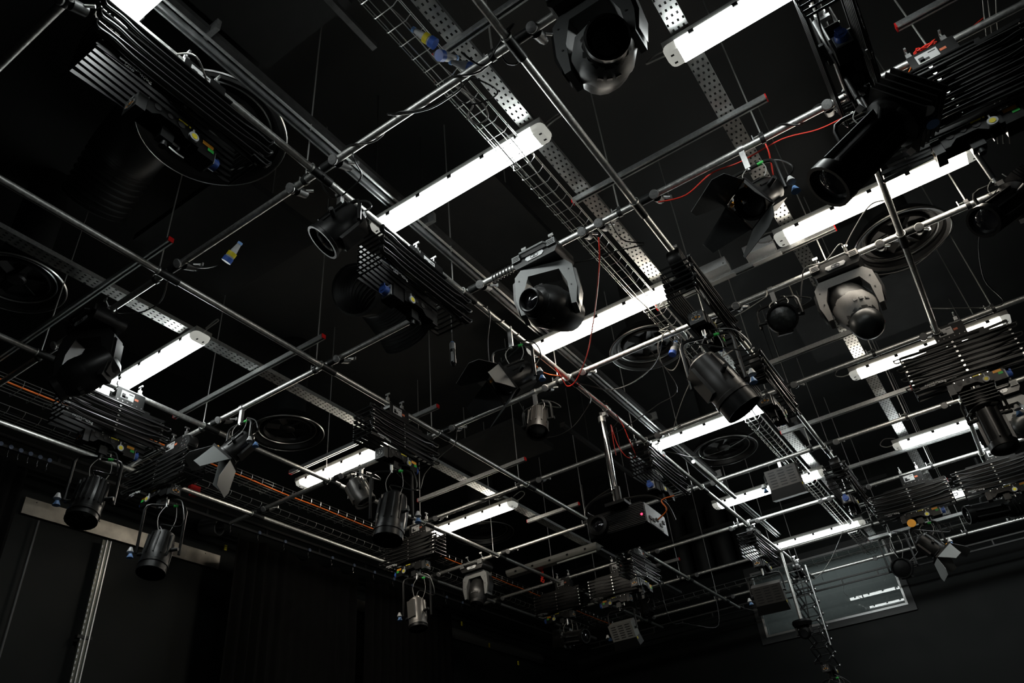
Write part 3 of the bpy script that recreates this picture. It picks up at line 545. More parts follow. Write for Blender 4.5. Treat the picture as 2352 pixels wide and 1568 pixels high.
def moving_head(x, y, z, d, label, rz=0.0, pan=0.0, R=0.125, drop=0.36, W_=0.40, m=GREY, dome=0, base=True, hm=BODY, mm=None, lf=1.0, back=1.0):
    """base under the crosswise pipe at height z, U yoke turned by pan, head looking along d"""
    t = thing('moving_head_light', (x, y, z), label, 'moving head light', 'moving head lights', rz)
    if base:
        b = MB(); b.prism([(-0.19, -0.06), (-0.175, -0.035), (0.175, -0.035), (0.19, -0.06), (0.19, -0.12), (0.165, -0.16), (-0.165, -0.16), (-0.19, -0.12)], 0.25); bs = b.build('base', BODY, t)
        for s in (-1, 1):
            MB().box((s * 0.15, -0.132, -0.075), (0.07, 0.02, 0.055)).build('corner_bumper', m, bs)
            for k in range(3): MB().box((s * 0.15, -0.1435, -0.062 - k * 0.014), (0.05, 0.003, 0.005)).build('vent_slot', INK, bs)
        hd = MB().tube([(-0.12, -0.13, -0.07), (-0.10, -0.165, -0.07), (0.10, -0.165, -0.07), (0.12, -0.13, -0.07)], 0.011, 8).build('carry_handle', m, bs)
        dp = MB().prism([(-0.07, 0.018), (0.07, 0.018), (0.08, 0), (0.06, -0.022), (-0.06, -0.022), (-0.08, 0)], 0.006, Matrix.Translation((0, -0.128, -0.115))).build('display_panel', LGREY, bs)
        for s in (-1, 1):
            MB().tube([(0.012 * s + 0.02 * s * math.cos(a), -0.133, -0.115 + 0.014 * math.sin(a)) for a in [i * PI / 5 for i in range(10)]], 0.002, 4, True).build('display_mark', INK, dp)
        for s in (-1, 1):
            q = MB(); hollow(q, 0.0255, 0.033, -0.02, 0.02, (s * 0.12, 0, 0), (1, 0, 0), 14); q.box((s * 0.12, 0.0, -0.034), (0.04, 0.05, 0.02)); c_ = q.build('hook_clamp', ALU, t)
            MB().cyl((s * 0.12, -0.02, 0.03), (s * 0.12, -0.05, 0.07), 0.007, n=8).box((s * 0.12, -0.053, 0.075), (0.04, 0.01, 0.02)).build('wing_nut', ALU, c_)
    MY = Matrix.Translation((0, 0, -0.17)) @ Matrix.Rotation(pan, 4, 'Z'); hw = W_ / 2; D = drop
    poly = [(-hw + 0.05, 0), (hw - 0.05, 0), (hw, -0.06), (hw + 0.01, -D * 0.75), (hw - 0.02, -D - 0.06), (hw - 0.06, -D - 0.06), (hw - 0.055, -D * 0.6), (hw - 0.10, -0.075), (-hw + 0.10, -0.075), (-hw + 0.055, -D * 0.6), (-hw + 0.06, -D - 0.06), (-hw + 0.02, -D - 0.06), (-hw - 0.01, -D * 0.75), (-hw, -0.06)]
    # concave outline split into three convex pieces
    b = MB(MY); top = [poly[i] for i in (13, 0, 1, 2, 7, 8)]; b.prism(top, 0.13)
    for s in (1, -1):
        arm = [(s * (hw), -0.06), (s * (hw + 0.01), -D * 0.75), (s * (hw - 0.015), -D - 0.06), (s * (hw - 0.05), -D - 0.06), (s * (hw - 0.055), -D * 0.6), (s * (hw - 0.10), -0.075)]
        b.prism(arm if s > 0 else arm[::-1], 0.13)
    yk = b.build('yoke', mm or m, t)
    for s in (-1, 1):
        q = MB(MY); q.prism([(s * (hw + 0.002), -0.08), (s * (hw + 0.022), -0.1), (s * (hw + 0.03), -D * 0.75), (s * (hw + 0.002), -D - 0.03)][::s], 0.10); q.build('arm_cover', BODY, yk)
        for zz in (-0.1, -D * 0.7): MB(MY).cyl((s * (hw - 0.03), -0.066, zz), (s * (hw - 0.03), -0.069, zz), 0.006, n=8).build('screw', INK, yk)
    C = MY @ Vector((0, 0, -D)); M = frame(C, d, tuple(Vector((0, 0, 1))))
    b = MB(M); b.lathe([(R * 0.6, -R * 1.9 * back), (R * 0.9, -R * 1.7 * back), (R * 1.05, -R * 1.0 * back), (R * 1.1, -R * 0.2), (R * 1.05, R * 0.5), (R * 0.85, R * 1.1), (R * 0.7 * lf, R * 1.35), (R * 0.66 * lf, R * 1.55)], (0, 0, 0), (0, 1, 0), 18, False); hd = b.build('head', hm, t)
    fb = MB(M); fb.lathe([(R * 1.14, -R * 0.15), (R * 1.16, R * 0.3), (R * 1.0, R * 0.85), (R * 0.84, R * 1.16), (R * 0.8, R * 1.16), (R * 0.98, R * 0.5), (R * 1.1, -R * 0.15)], (0, 0, 0), (0, 1, 0), 10, False); cv = fb.build('front_cover', m if hm is BODY and dome == 0 and m is GREY and pan == 0.001 else (m if dome or pan == 0.002 else BODY), hd)
    for a in (PI / 2 - 0.3, PI / 2, PI / 2 + 0.3, -PI / 2 - 0.3, -PI / 2, -PI / 2 + 0.3): MB(M).box((math.cos(a) * R * 1.05, R * 0.62, math.sin(a) * R * 1.05), (0.028, 0.03, 0.006), Matrix.Rotation(-a + PI / 2, 3, 'Y')).build('vent_slot', INK, cv)
    lr = MB(M).lathe([(R * 0.66 * lf, R * 1.35), (R * 0.76 * lf, R * 1.35), (R * 0.78 * lf, R * 1.7), (R * 0.70 * lf, R * 1.75), (R * 0.62 * lf, R * 1.70), (R * 0.60 * lf, R * 1.45)], (0, 0, 0), (0, 1, 0), 28, False).build('lens_ring', BLK, t)
    if dome: MB(M).lathe([(R * 0.82, R * 1.3), (R * 0.86, R * 1.55), (R * 0.74, R * 2.0), (R * 0.45, R * 2.25), (0.0005, R * 2.33)], (0, 0, 0), (0, 1, 0), 24, False).build('lens', mat('smoked_lens', (0.012, 0.014, 0.014), 0.38), t)
    else: MB(M).lathe([(R * 0.62 * lf, R * 1.45), (R * 0.4 * lf, R * 1.55), (0.0005, R * 1.6)], (0, 0, 0), (0, 1, 0), 24, False).build('lens', LENS, t)
    return t
def profile(x, y, z, d, label, L=0.7, R=0.10, ribs=5, shut=True):
    t = thing('profile_spotlight', (x, y, z), label, 'profile spotlight', 'long profile spotlights'); M = frame((0, 0, -0.2), d)
    yoke(t, Matrix.Identity(4), 2 * R + 0.12, 0.2, 0.012); MB().cyl((0, 0, 0.1), (0, 0, -0.01), 0.016, n=10).build('spigot', ALU, t)
    b = MB(M); b.lathe([(R * 0.6, -L * 0.42), (R * 1.15, -L * 0.4), (R * 1.3, -L * 0.3), (R * 1.3, -L * 0.12), (R * 0.9, -L * 0.08), (R * 0.9, L * 0.45), (R * 1.12, L * 0.46), (R * 1.12, L * 0.55), (R * 0.95, L * 0.55), (R * 0.9, L * 0.4)], (0, 0, 0), (0, 1, 0), 20, False); hs = b.build('lamp_tube', BODY, t)
    b = MB(M)
    for k in range(8):
        a = k * PI / 4; b.box((math.cos(a) * R, L * 0.18, math.sin(a) * R), (0.012, L * 0.5, 0.024), Matrix.Rotation(-a + PI / 2, 3, 'Y'))
    b.build('tube_rails', mat('satin_black', (0.05, 0.05, 0.05), 0.3, 0.3), hs)
    b = MB(M)
    for k in range(ribs): b.box((0, -L * 0.38 + k * L * 0.055, 0), (R * 2.7, 0.008, R * 2.7))
    b.build('heat_fins', BODY, hs)
    for a in (0.4, 2.0, 3.6, 5.2): MB(M).box((math.cos(a) * R * 1.5, -L * 0.06, math.sin(a) * R * 1.5), (0.03, 0.004, 0.05), Matrix.Rotation(-a, 3, 'Y')).build('shutter_blade', ALU, t)
    MB(M).lathe([(R * 0.9, L * 0.5), (R * 0.5, L * 0.53), (0.0005, L * 0.54)], (0, 0, 0), (0, 1, 0), 20, False).build('lens', LENS, t)
    for s in (-1, 1): MB(M).cyl((s * R * 0.9, 0, 0), (s * (R + 0.075), 0, 0), 0.018, n=10).build('pivot_knob', IRON, t)
    cups(t, Matrix.Identity(4), R + 0.11, -0.22); wire_loop(t, Matrix.Identity(4), 0, 0.05, -0.2)
    return t
def flood(x, y, z, label, w_=0.40, rz=0.0, hook=0, m=GREY, yh=0.2, tilt=0.5):
    t = thing('flood_light', (x, y, z), label, 'flood light', 'vented flood lights', rz); yoke(t, Matrix.Identity(4), w_ + 0.06, yh, 0.012); I4 = Matrix.Identity(4)
    if hook:
        q = MB(); hollow(q, 0.0255, 0.032, -0.02, 0.02, (0, 0, hook), (1, 0, 0), 14); q.box((0, 0, hook / 2 - 0.012), (0.035, 0.03, hook - 0.03)); q.build('hook_clamp', ALU, t)
    else: MB().cyl((0, 0, 0.08), (0, 0, -0.01), 0.014, n=10).build('spigot', ALU, t)
    M = Matrix.Translation((0, 0, -yh)) @ Matrix.Rotation(tilt, 4, 'X')
    b = MB(M); h_ = w_ * 0.62; b.box((0, 0, 0), (w_, 0.16, h_)); bx = b.build('vented_housing', m, t)
    for i in range(3):
        for j in range(6): MB(M).box((-w_ * 0.3 + i * w_ * 0.3, -0.0815, -h_ * 0.36 + j * h_ * 0.145), (w_ * 0.2, 0.003, 0.012)).build('vent_slot', INK, bx)
    b = MB(M); b.prism([(-w_ / 2, -h_ / 2), (w_ / 2, -h_ / 2), (w_ / 2 * 1.1, -h_ / 2 - 0.12), (-w_ / 2 * 1.1, -h_ / 2 - 0.12)], 0.17); b.build('reflector_mouth', BLK, t)
    MB(M).box((w_ / 2 * 1.02, -0.05, -h_ / 2 - 0.04), (0.004, 0.03, 0.07)).build('yellow_label', YEL, t)
    for s in (-1, 1): MB(M).cyl((s * w_ / 2, 0, 0), (s * (w_ / 2 + 0.04), 0, 0), 0.014, n=10).build('pivot_knob', IRON, t)
    cups(t, I4, -(w_ / 2 + 0.07), -yh - 0.06); return t

CX, CY = 'x', 'y'
z1 = hoist('y', AX[2], 1.24, 'folded black scissor hoist at top left with yellow and green stickers', -1, loops=3, L=0.92)
z2 = hoist('y', AX[2], 3.14, 'folded scissor hoist at upper centre with a blue socket and a round reel', 1, reel=-1, loops=3, car=0.16, stick=0)
z3 = hoist('y', AX[3], 4.72, 'folded scissor hoist with orange logo over the large spotlight right of centre', -1, reel=-1, loops=2, car=-0.15)
z4 = hoist('y', AX[0], 2.87, 'folded scissor hoist at lower left, holding the spotlight near the left wall', -1, loops=1)
z5 = hoist('y', AX[1], 4.70, 'folded scissor hoist with white logo at lower centre left', -1, loops=1, logocol=WHT, car=0)
z6 = hoist('x', 0.80, BY[2], 'large folded scissor hoist at top right below the red cable coil', -1, L=0.95, st=8, h=0.058, loops=2, car=0.06)
z7 = hoist('x', 0.45, BY[4], 'folded scissor hoist at right in front of a lit light, orange labels', -1, L=0.9, st=7, h=0.05, loops=1, car=0.02)
z8 = hoist('x', -6.20, BY[2], 'folded scissor hoist near the left wall above the hanging lamp', 1, loops=1, reel=1)
z9 = hoist('x', -5.85, BY[4], 'folded scissor hoist above the small silver can light', 1, loops=1, L=0.8)
z10 = hoist('x', -5.68, BY[6], 'far folded scissor hoist left of its twin under the projector', 1, loops=0, L=0.8)
z11 = hoist('x', -4.72, BY[6], 'far folded scissor hoist above the pale vented flood light', 1, loops=0, L=0.8)
z12 = hoist('y', AX[1], 9.75, 'far folded scissor hoist with an empty hanging wire loop', -1, loops=1, reel=-1)
z13 = hoist('y', AX[2], 7.15, 'folded scissor hoist with blue socket behind the chrome projector pole', 1, loops=2, reel=-1, stick=0)
z14 = hoist('y', AX[2], 10.35, 'far folded scissor hoist with a reel left of the control room window', -1, loops=2, reel=-1)
z15 = hoist('y', AX[3], 9.10, 'folded scissor hoist with reel and blue socket above the window', 1, loops=2, reel=-1, stick=0, car=0.0)
z16 = hoist('x', -0.55, BY[6], 'folded scissor hoist at lower right above the small barn door lamp', -1, loops=1, L=0.9)
z17 = hoist('x', 0.42, BY[6], 'far folded scissor hoist at the right edge above a lit light', -1, loops=1, L=0.8, z=GB - 0.0)
z18 = hoist('y', AX[3], 6.25, 'folded scissor hoist next to the perforated tray, right of the large spotlight', -1, loops=2, reel=-1)
z20 = hoist('y', AX[4], 3.12, 'dark scissor hoist cut off by the top edge at right', 1, loops=1)
# extended hoist in front of the window
z19 = hoist('y', AX[2] - 0.02, 12.55, 'opened-out scissor hoist hanging in front of the control room window', -1, L=0.56, st=7, h=0.19, reel=-1, loops=0, z=GB, stick=0, plate=0, lbl=False, thick=1.7)
pipe('guide_tube', (AX[2] + 0.13, 12.45, GB - 0.1), (AX[2] + 0.13, 12.45, GB - 1.3), 'thin bright upright tube beside the opened-out hoist before the window', m=ALU, r=0.014)
pipe('hoist_support_pipe', (AX[2] - 0.02, 11.75, GB), (AX[2] - 0.02, 13.6, GB), 'short support pipe over the opened-out hoist near the back wall')

moving_head(-1.90, BY[2], GB, (-0.14, -0.94, -0.24), 'moving head light at centre with a shiny round lens and pale yoke', W_=0.43, drop=0.35, R=0.142, pan=0.3, lf=0.8, back=1.05)
moving_head(-0.13, BY[3], GB, (0.16, -0.35, -0.93), 'lamplit moving head light at right with a large dark domed lens', W_=0.44, drop=0.30, R=0.142, dome=1, pan=0.05, m=mat('lamplit_plastic', (0.26, 0.25, 0.24), 0.5, 0, 0.08, 90))  # grey plastic, its colour lightened and warmed to carry the nearby lamp's light
moving_head(-0.62, BY[1], GB + 0.02, (0.36, -0.72, -0.60), 'moving head light at top centre staring straight at the viewer', W_=0.42, drop=0.41, R=0.14, pan=0.002)
moving_head(-4.93, BY[1], GB, (-0.57, -0.515, -0.63), 'black moving head light at far left beside a lit lamp', W_=0.38, drop=0.36, R=0.125, pan=0.55, m=mat('soft_black', (0.012, 0.012, 0.012), 0.5))
moving_head(-6.05, BY[5], GB, (0.1, -0.4, -0.9), 'small grey moving head light at lower centre beside the red cord', W_=0.40, drop=0.28, R=0.12, pan=0.0)
moving_head(0.72, BY[5], GB, (0.3, -0.8, -0.5), 'moving head light at the right edge reflecting a light strip', W_=0.42, drop=0.26, R=0.14, dome=1)

fresnel('barn_door_spotlight', (AX[2], 4.40), 3.62, (-0.45, -0.68, -0.53), 'barn door spotlight at centre with a beige lit side', 'spotlight', R=0.115, Ln=0.26, doors=0.26, yh=0.30, rz=0.3, hook=0.18, group='barn door spotlights')
fresnel('barn_door_spotlight', (-5.19, BY[2]), 3.68, (-0.53, -0.41, -0.72), 'barn door spotlight with pale grey flaps left of the round diffuser', 'spotlight', R=0.10, Ln=0.24, doors=0.26, yh=0.24, hook=0.17, doorm=mat('pale_door', (0.2, 0.21, 0.21), 0.5), group='barn door spotlights')
fresnel('barn_door_spotlight', (-0.33, BY[2]), 3.66, (-0.50, -0.60, -0.62), 'barn door spotlight hanging beside the grey boxes with yellow tape', 'spotlight', R=0.105, Ln=0.25, doors=0.27, yh=0.26, hook=0.19, group='barn door spotlights')
fresnel('barn_door_spotlight', (-0.55, BY[6]), z16 + 0.02, (0.5, 0.15, -0.75), 'small barn door spotlight with orange disc at lower right', 'spotlight', R=0.11, Ln=0.24, doors=0.22, yh=0.26, doorm=mat('pale_door', (0.2, 0.21, 0.21), 0.5), group='barn door spotlights')
fresnel('fresnel_spotlight', (AX[0], 2.87), z4 - 0.0, (0.15, -0.2, -0.95), 'black spotlight hanging at lower left in front of the pale wall band', 'spotlight', R=0.115, Ln=0.30, yh=0.36, rz=1.05, hood=0.06, cupx=-1, group='hanging spotlights', fins=10)
fresnel('fresnel_spotlight', (-6.10, BY[2]), z8, (0.1, -0.2, -0.95), 'dark spotlight below the green band, before the bright patch of wall band', 'spotlight', R=0.12, Ln=0.30, yh=0.44, rz=0.95, hood=0.08, cupx=-1, group='hanging spotlights')
fresnel('fresnel_spotlight', (AX[1], 4.66), z5, (0.0, -0.2, -0.95), 'black spotlight hanging under the white logo hoist', 'spotlight', R=0.125, Ln=0.34, yh=0.42, rz=0.7, hood=0.08, group='hanging spotlights')
fresnel('fresnel_spotlight', (AX[3], 4.62), z3, (0.35, 0.25, -0.85), 'large dark spotlight right of centre with a beige lit back', 'spotlight', R=0.13, Ln=0.33, yh=0.38, rz=0.3, hood=0.12, group='hanging spotlights', m=mat('warm_black', (0.03, 0.027, 0.025), 0.4))
fresnel('can_light', (-5.82, BY[4]), z9, (0.15, -0.1, -0.95), 'small silver can light at bottom centre with blue cup', 'can light', R=0.105, Ln=0.30, yh=0.42, rz=0.65, hood=0.05, cupx=-1, m=mat('dull_silver', (0.22, 0.21, 0.20), 0.35, 0.6), group='hanging spotlights')
fresnel('can_light', (-3.0, BY[3]), 3.70, (0.05, -0.35, -0.93), 'can light on a crosswise pipe beside the dangling wire loop, centre', 'can light', R=0.10, Ln=0.28, yh=0.18, hook=0.15, cupx=0, tagc=None, m=mat('warm_black', (0.03, 0.027, 0.025), 0.4), group='can lights on pipes')
fresnel('can_light', (-0.66, BY[3]), 3.72, (0.2, -0.8, -0.45), 'round can light facing the viewer, left of the lamplit moving head', 'can light', R=0.115, Ln=0.24, yh=0.17, hook=0.13, cupx=0, tagc=None, group='can lights on pipes', lens=mat('ribbed_lens', (0.05, 0.055, 0.055), 0.25, 0, 0.4, 25, bump=0.5))
fresnel('can_light', (-5.22, BY[3]), 3.72, (0.35, 0.3, -0.88), 'can light below the lower left lit lamp', 'can light', R=0.11, Ln=0.26, yh=0.17, hook=0.13, cupx=0, tagc=None, m=mat('dull_silver', (0.22, 0.21, 0.20), 0.35, 0.6), group='can lights on pipes')
profile(0.34, 3.10, 2.98, (-0.79, -0.24, -0.61), 'big black profile spotlight slanting across the upper right', L=0.72, R=0.105)
pipe('drop_pipe', (0.34, 3.10, 3.06), (0.34, 3.10, 3.74), 'short vertical drop pipe above the big slanting profile spotlight', m=IRON, r=0.02)
profile(1.02, 5.05, 3.66, (-0.62, -0.5, -0.5), 'black profile spotlight cut off by the right edge, upper', L=0.6, R=0.10)
pipe('drop_pipe', (1.02, 5.05, 3.70), (1.02, 5.05, 4.13), 'short vertical drop pipe at the upper right edge', m=IRON, r=0.02)
profile(0.44, BY[4] - 0.02, z7, (-0.02, -0.12, -1.0), 'black profile spotlight pointing straight down under the right hoist', L=0.58, R=0.10)
profile(0.32, 11.2, 3.62, (-0.93, -0.35, -0.05), 'black profile spotlight lying level at the lower right edge', L=0.75, R=0.105)
pipe('drop_pipe', (0.32, 11.2, 3.66), (0.32, 11.2, 4.13), 'short vertical drop pipe at the lower right edge', m=IRON, r=0.02)
profile(-5.60, BY[6], z10, (0.93, -0.25, -0.15), 'dark profile spotlight lying level at the bottom centre', L=0.6, R=0.09)
flood(-1.64, BY[5], 3.75, 'dark vented flood light hanging among the right-hand lights', 0.36, hook=0.1, yh=0.12, m=mat('brown_grey', (0.06, 0.056, 0.052), 0.5), tilt=0.25)
flood(AX[2], 10.30, z14, 'vented flood light below the hoist left of the window', 0.38, yh=0.24, m=mat('brown_grey', (0.06, 0.056, 0.052), 0.5), rz=0.1)
flood(-4.72, BY[6], z11, 'pale vented flood light at the bottom centre', 0.36, yh=0.28, m=mat('pale_metal', (0.16, 0.16, 0.15), 0.45))
fresnel('can_light', (-1.07, BY[7]), 3.62, (-0.1, -0.95, -0.2), 'black can light silhouetted against the control room window', 'can light', R=0.13, Ln=0.26, yh=0.46, lens=mat('dull_lens', (0.01, 0.01, 0.01), 0.5, spec=0.2), cupx=0, tagc=None, group='can lights on pipes')
pipe('drop_pipe', (-1.07, BY[7], 3.66), (-1.07, BY[7], 3.82), 'short vertical drop pipe right above the window silhouette lamp', m=IRON, r=0.015)
fresnel('can_light', (-4.95, BY[7]), 3.70, (0.3, -0.2, -0.95), 'far black can light beyond the projector near the back', 'can light', R=0.10, Ln=0.24, yh=0.16, hook=0.15, cupx=0, tagc=None, group='can lights on pipes')

fresnel('can_light', (AX[2] - 0.02, 2.45), 3.66, (-0.6, -0.35, -0.7), 'dark can light by the left end of the brightest light', 'can light', R=0.12, Ln=0.28, yh=0.17, hook=0.14, cupx=0, tagc=None, group='can lights on pipes')
fresnel('can_light', (AX[4], 2.42), 3.66, (0.5, -0.5, -0.7), 'dark can light cut by the top edge at the upper right', 'can light', R=0.11, Ln=0.26, yh=0.2, hook=0.14, cupx=0, tagc=None, group='can lights on pipes')
# PTZ camera on a drop pole, lamp cluster under the open hoist
pipe('camera_pole', (AX[2], 11.66, 3.85), (AX[2], 11.66, 2.80), 'steel drop pole holding the black camera before the window', m=GALV, r=0.024)
t = thing('ceiling_camera', (AX[2], 11.66, 2.78), 'black pan and tilt camera at the foot of the drop pole', 'camera')
MB().lathe([(0.05, 0.02), (0.13, 0), (0.14, -0.03), (0.12, -0.08)], (0, 0, 0), (0, 0, 1), 22).build('camera_base', BODY, t)
M = frame((0, 0, -0.16), (0.1, -0.85, -0.35)); hd = MB(M).lathe([(0.05, -0.09), (0.08, -0.06), (0.085, 0.04), (0.055, 0.07), (0.055, 0.12), (0.045, 0.12)], (0, 0, 0), (0, 1, 0), 22).build('camera_head', BODY, t)
MB(M).lathe([(0.045, 0.122), (0.0005, 0.124)], (0, 0, 0), (0, 1, 0), 18, False).build('lens', LENS, hd)
for s in (-1, 1): MB().box((s * 0.1, 0, -0.12), (0.025, 0.06, 0.12)).build('camera_arm', BODY, t)
MB().tube(smooth([(0.12, 0, 0.05), (0.16, 0, 0.45), (0.14, 0.02, 0.8), (0.1, 0.05, 1.05)]), 0.008, 6).build('video_cable', RUB, t)
fresnel('fresnel_spotlight', (AX[2] - 0.02, 12.55), z19, (0.1, -0.3, -0.95), 'small dark lamp at the foot of the opened-out hoist', 'spotlight', R=0.09, Ln=0.22, yh=0.2, hood=0.05, group='hanging spotlights', cupx=0)

# projector on a chrome pole
pipe('projector_pole', (-2.66, 6.12, 3.78), (-2.66, 6.12, 2.95), 'polished chrome pole carrying the projector', m=CHR, r=0.032)
t = thing('pole_clamp', (-2.63, 6.12, 3.80), 'double clamp with wing nuts holding the chrome pole', 'clamp')
q = MB(); hollow(q, 0.0255, 0.034, -0.03, 0.03, (0.04, 0, 0), (0, 1, 0), 14); q.box((0.0, 0, -0.05), (0.07, 0.05, 0.04)).cyl((-0.03, 0, -0.06), (-0.03, 0, -0.12), 0.036, n=16); q.build('clamp_body', ALU, t)
for s in (-1, 1): MB().cyl((0.02, s * 0.03, 0.03), (0.02, s * 0.03, 0.08), 0.006, n=8).box((0.02, s * 0.03, 0.085), (0.05, 0.012, 0.014)).build('wing_nut', CHR, t)
t = thing('projector', (-2.74, 6.45, 2.70), 'black projector with fine ribs, round lens and a red status light', 'projector', None, 0.03)
bx = MB().prism([(-0.29, -0.09), (-0.27, -0.105), (0.27, -0.105), (0.29, -0.09), (0.29, 0.09), (0.27, 0.105), (-0.27, 0.105), (-0.29, 0.09)], 0.52).build('case', BLK, t)
b = MB()
for k in range(12): b.box((0.02, -0.2625, -0.088 + k * 0.0155), (0.54, 0.006, 0.007))
b.build('front_ribs', mat('rib_black', (0.03, 0.03, 0.03), 0.35), bx); b = MB()
for k in range(12): b.box((-0.2925, -0.245 + 0.0, -0.088 + k * 0.0155), (0.004, 0.03, 0.008))
b.build('corner_grille', LABEL, bx)
lr = MB().lathe([(0.095, 0), (0.10, 0.02), (0.095, 0.045), (0.07, 0.05), (0.06, 0.02)], (-0.17, -0.262, -0.01), (0, -1, 0), 30, False).build('lens_ring', BODY, t)
MB().lathe([(0.066, 0.02), (0.03, 0.035), (0.0005, 0.04)], (-0.17, -0.262, -0.01), (0, -1, 0), 24, False).build('lens', LENS, t)
MB().cyl((0.26, -0.263, -0.02), (0.26, -0.268, -0.02), 0.011, n=12).build('status_light', LED, t)
sp = MB().box((0.2925, 0.0, 0.0), (0.005, 0.48, 0.19)).build('connector_panel', mat('panel_grey', (0.16, 0.16, 0.165), 0.45, 0.6, 0.4, 25), t)
for yy, zz in ((-0.15, -0.03), (-0.07, -0.03), (0.02, 0.0), (0.1, -0.03), (0.18, 0.02)): MB().box((0.298, yy, zz), (0.008, 0.05, 0.03)).build('connector', INK, sp)
MB().box((0.297, -0.02, -0.075), (0.006, 0.3, 0.03)).build('vent_grille', mat('vent_dark', (0.08, 0.08, 0.08), 0.5), sp)
MB().cyl((0.08, -0.32, 0.105), (0.08, -0.32, 0.28), 0.04, n=18).box((0.06, -0.2, 0.12), (0.2, 0.34, 0.03)).build('ceiling_bracket', BLK, t)
MB().tube(smooth([(0.30, 0.02, 0.0), (0.42, -0.02, 0.05), (0.40, -0.05, 0.14), (0.52, -0.02, 0.16)]), 0.007, 6).build('orange_cable', ORC, t)
for k, zz in enumerate((0.12, 0.14)): MB().tube(smooth([(0.02, -0.28, 0.3 - k * 0.04), (-0.2, -0.27, 0.24), (-0.31, -0.2, zz + 0.05), (-0.22, -0.1, 0.12)]), 0.014, 6).build('cable_bundle', RUB, t)
MB().tube(smooth([(0.1, -0.2, 0.2), (0.3, -0.1, 0.2), (0.42, 0.0, 0.12), (0.44, 0.1, -0.02)]), 0.012, 6).build('cable_bundle', RUB, t)

# grey boxes on the strut, hand controller, plugs
for x, lb, cb in ((-0.62, 'grey steel box on the strut nearest the warm right light', 0), (-1.03, 'grey steel box with looping grey cables on the strut', 1)):
    t = thing('junction_box', (x, BY[3] - 0.07, 4.24), lb, 'junction box', 'grey boxes on the strut')
    bg = mat('box_grey', (0.8, 0.82, 0.83), 0.45, 0.0, 0.06, 40); MB().box((0, 0, 0), (0.25, 0.13, 0.09)).build('box_body', bg, t); MB().box((0.03, 0.02, -0.115), (0.25, 0.05, 0.004)).build('mounting_plate', bg, t)  # base colour raised to stand in for lamplight that misses the boxes
    for s in (-1, 1):
        MB().cyl((s * 0.1, -0.066, -0.025), (s * 0.1, -0.07, -0.025), 0.006, n=8).build('screw', BOLT, t); MB().cyl((s * 0.12, 0.02, -0.04), (s * 0.12, 0.02, -0.115), 0.004, n=6).build('stud', ROD, t)
    if cb:
        for k in range(4): MB().tube(smooth([(-0.12, -0.01 * k, 0.02), (-0.2, -0.02 * k, 0.08 + 0.01 * k), (-0.3 - 0.015 * k, 0, 0.06), (-0.36 - 0.01 * k, 0.02, -0.05)]), 0.006, 6).build('grey_cable', GCAB, t)
t = thing('pendant_controller', (-2.62, 3.62, 3.16), 'hanging hand controller with grey top and blue collar, centre left', 'hand controller')
MB().cyl((0, 0, 0.09), (0, 0, 0.70), 0.005, n=6).build('pendant_cable', RUB, t); MB().cyl((0, 0, -0.09), (0, 0, 0.03), 0.022, 0.02, 12).cyl((0, 0, -0.11), (0, 0, -0.09), 0.012, 0.022, 12).build('controller_body', BLK, t)
MB().cyl((0, 0, 0.03), (0, 0, 0.085), 0.021, n=12).build('grey_sleeve', LGREY, t); MB().cyl((0, 0, 0.085), (0, 0, 0.1), 0.017, 0.012, 12).build('blue_collar', LBLUE, t); MB().box((0.005, -0.021, -0.04), (0.012, 0.004, 0.08)).build('label_strip', LABEL, t)
def plug(p, d, label, L=0.14, yel=True, tail=None):
    t = thing('power_connector', tuple(p), label, 'power connector', 'blue power connectors'); M = frame((0, 0, 0), d)
    MB(M).cyl((0, -L * 0.5, 0), (0, 0, 0), 0.014, 0.024, 12).cyl((0, 0, 0), (0, L * 0.3, 0), 0.03, n=12).build('connector_body', LGREY, t)
    MB(M).cyl((0, L * 0.3, 0), (0, L * 0.55, 0), 0.034, 0.034, 14).build('connector_collar', BLUE, t); MB(M).cyl((0, -L * 0.62, 0), (0, -L * 0.5, 0), 0.017, n=12).build('cable_nut', LBLUE, t)
    if yel: MB(M).lathe([(0.031, 0.0), (0.031, L * 0.22)], (0, 0, 0), (0, 1, 0), 12, False).build('yellow_tag', YEL, t)
    if tail: MB().tube(smooth([Vector(q) - Vector(p) for q in tail]), 0.005, 6).build('cable', RUB, t)
plug(at(535, 580, 3.62), (-0.6, -0.1, -0.75), 'blue and grey power connector with yellow tag below the second-nearest crosswise pipe', tail=[at(520, 590, 3.6), at(495, 610, 3.62), at(455, 614, 3.72), Vector((-3.95, BY[1], GB + PR))])
plug(at(975, 85, 3.95), (0.4, 0.5, -0.5), 'upper blue and grey power connector at top centre')
plug(at(1028, 130, 3.95), (-0.2, -0.7, -0.5), 'large blue round power socket at top centre', yel=False)
plug(at(1062, 150, 3.92), (0.5, 0.3, -0.4), 'blue connector next to the large blue socket', yel=False)
plug(at(1548, 800, 3.75), (-0.3, -0.3, -0.9), 'blue and grey power connector hanging under the wire basket', yel=False, tail=[at(1550, 790, 3.8), at(1552, 770, 3.88), Vector((-1.6, 5.8, 4.0))])

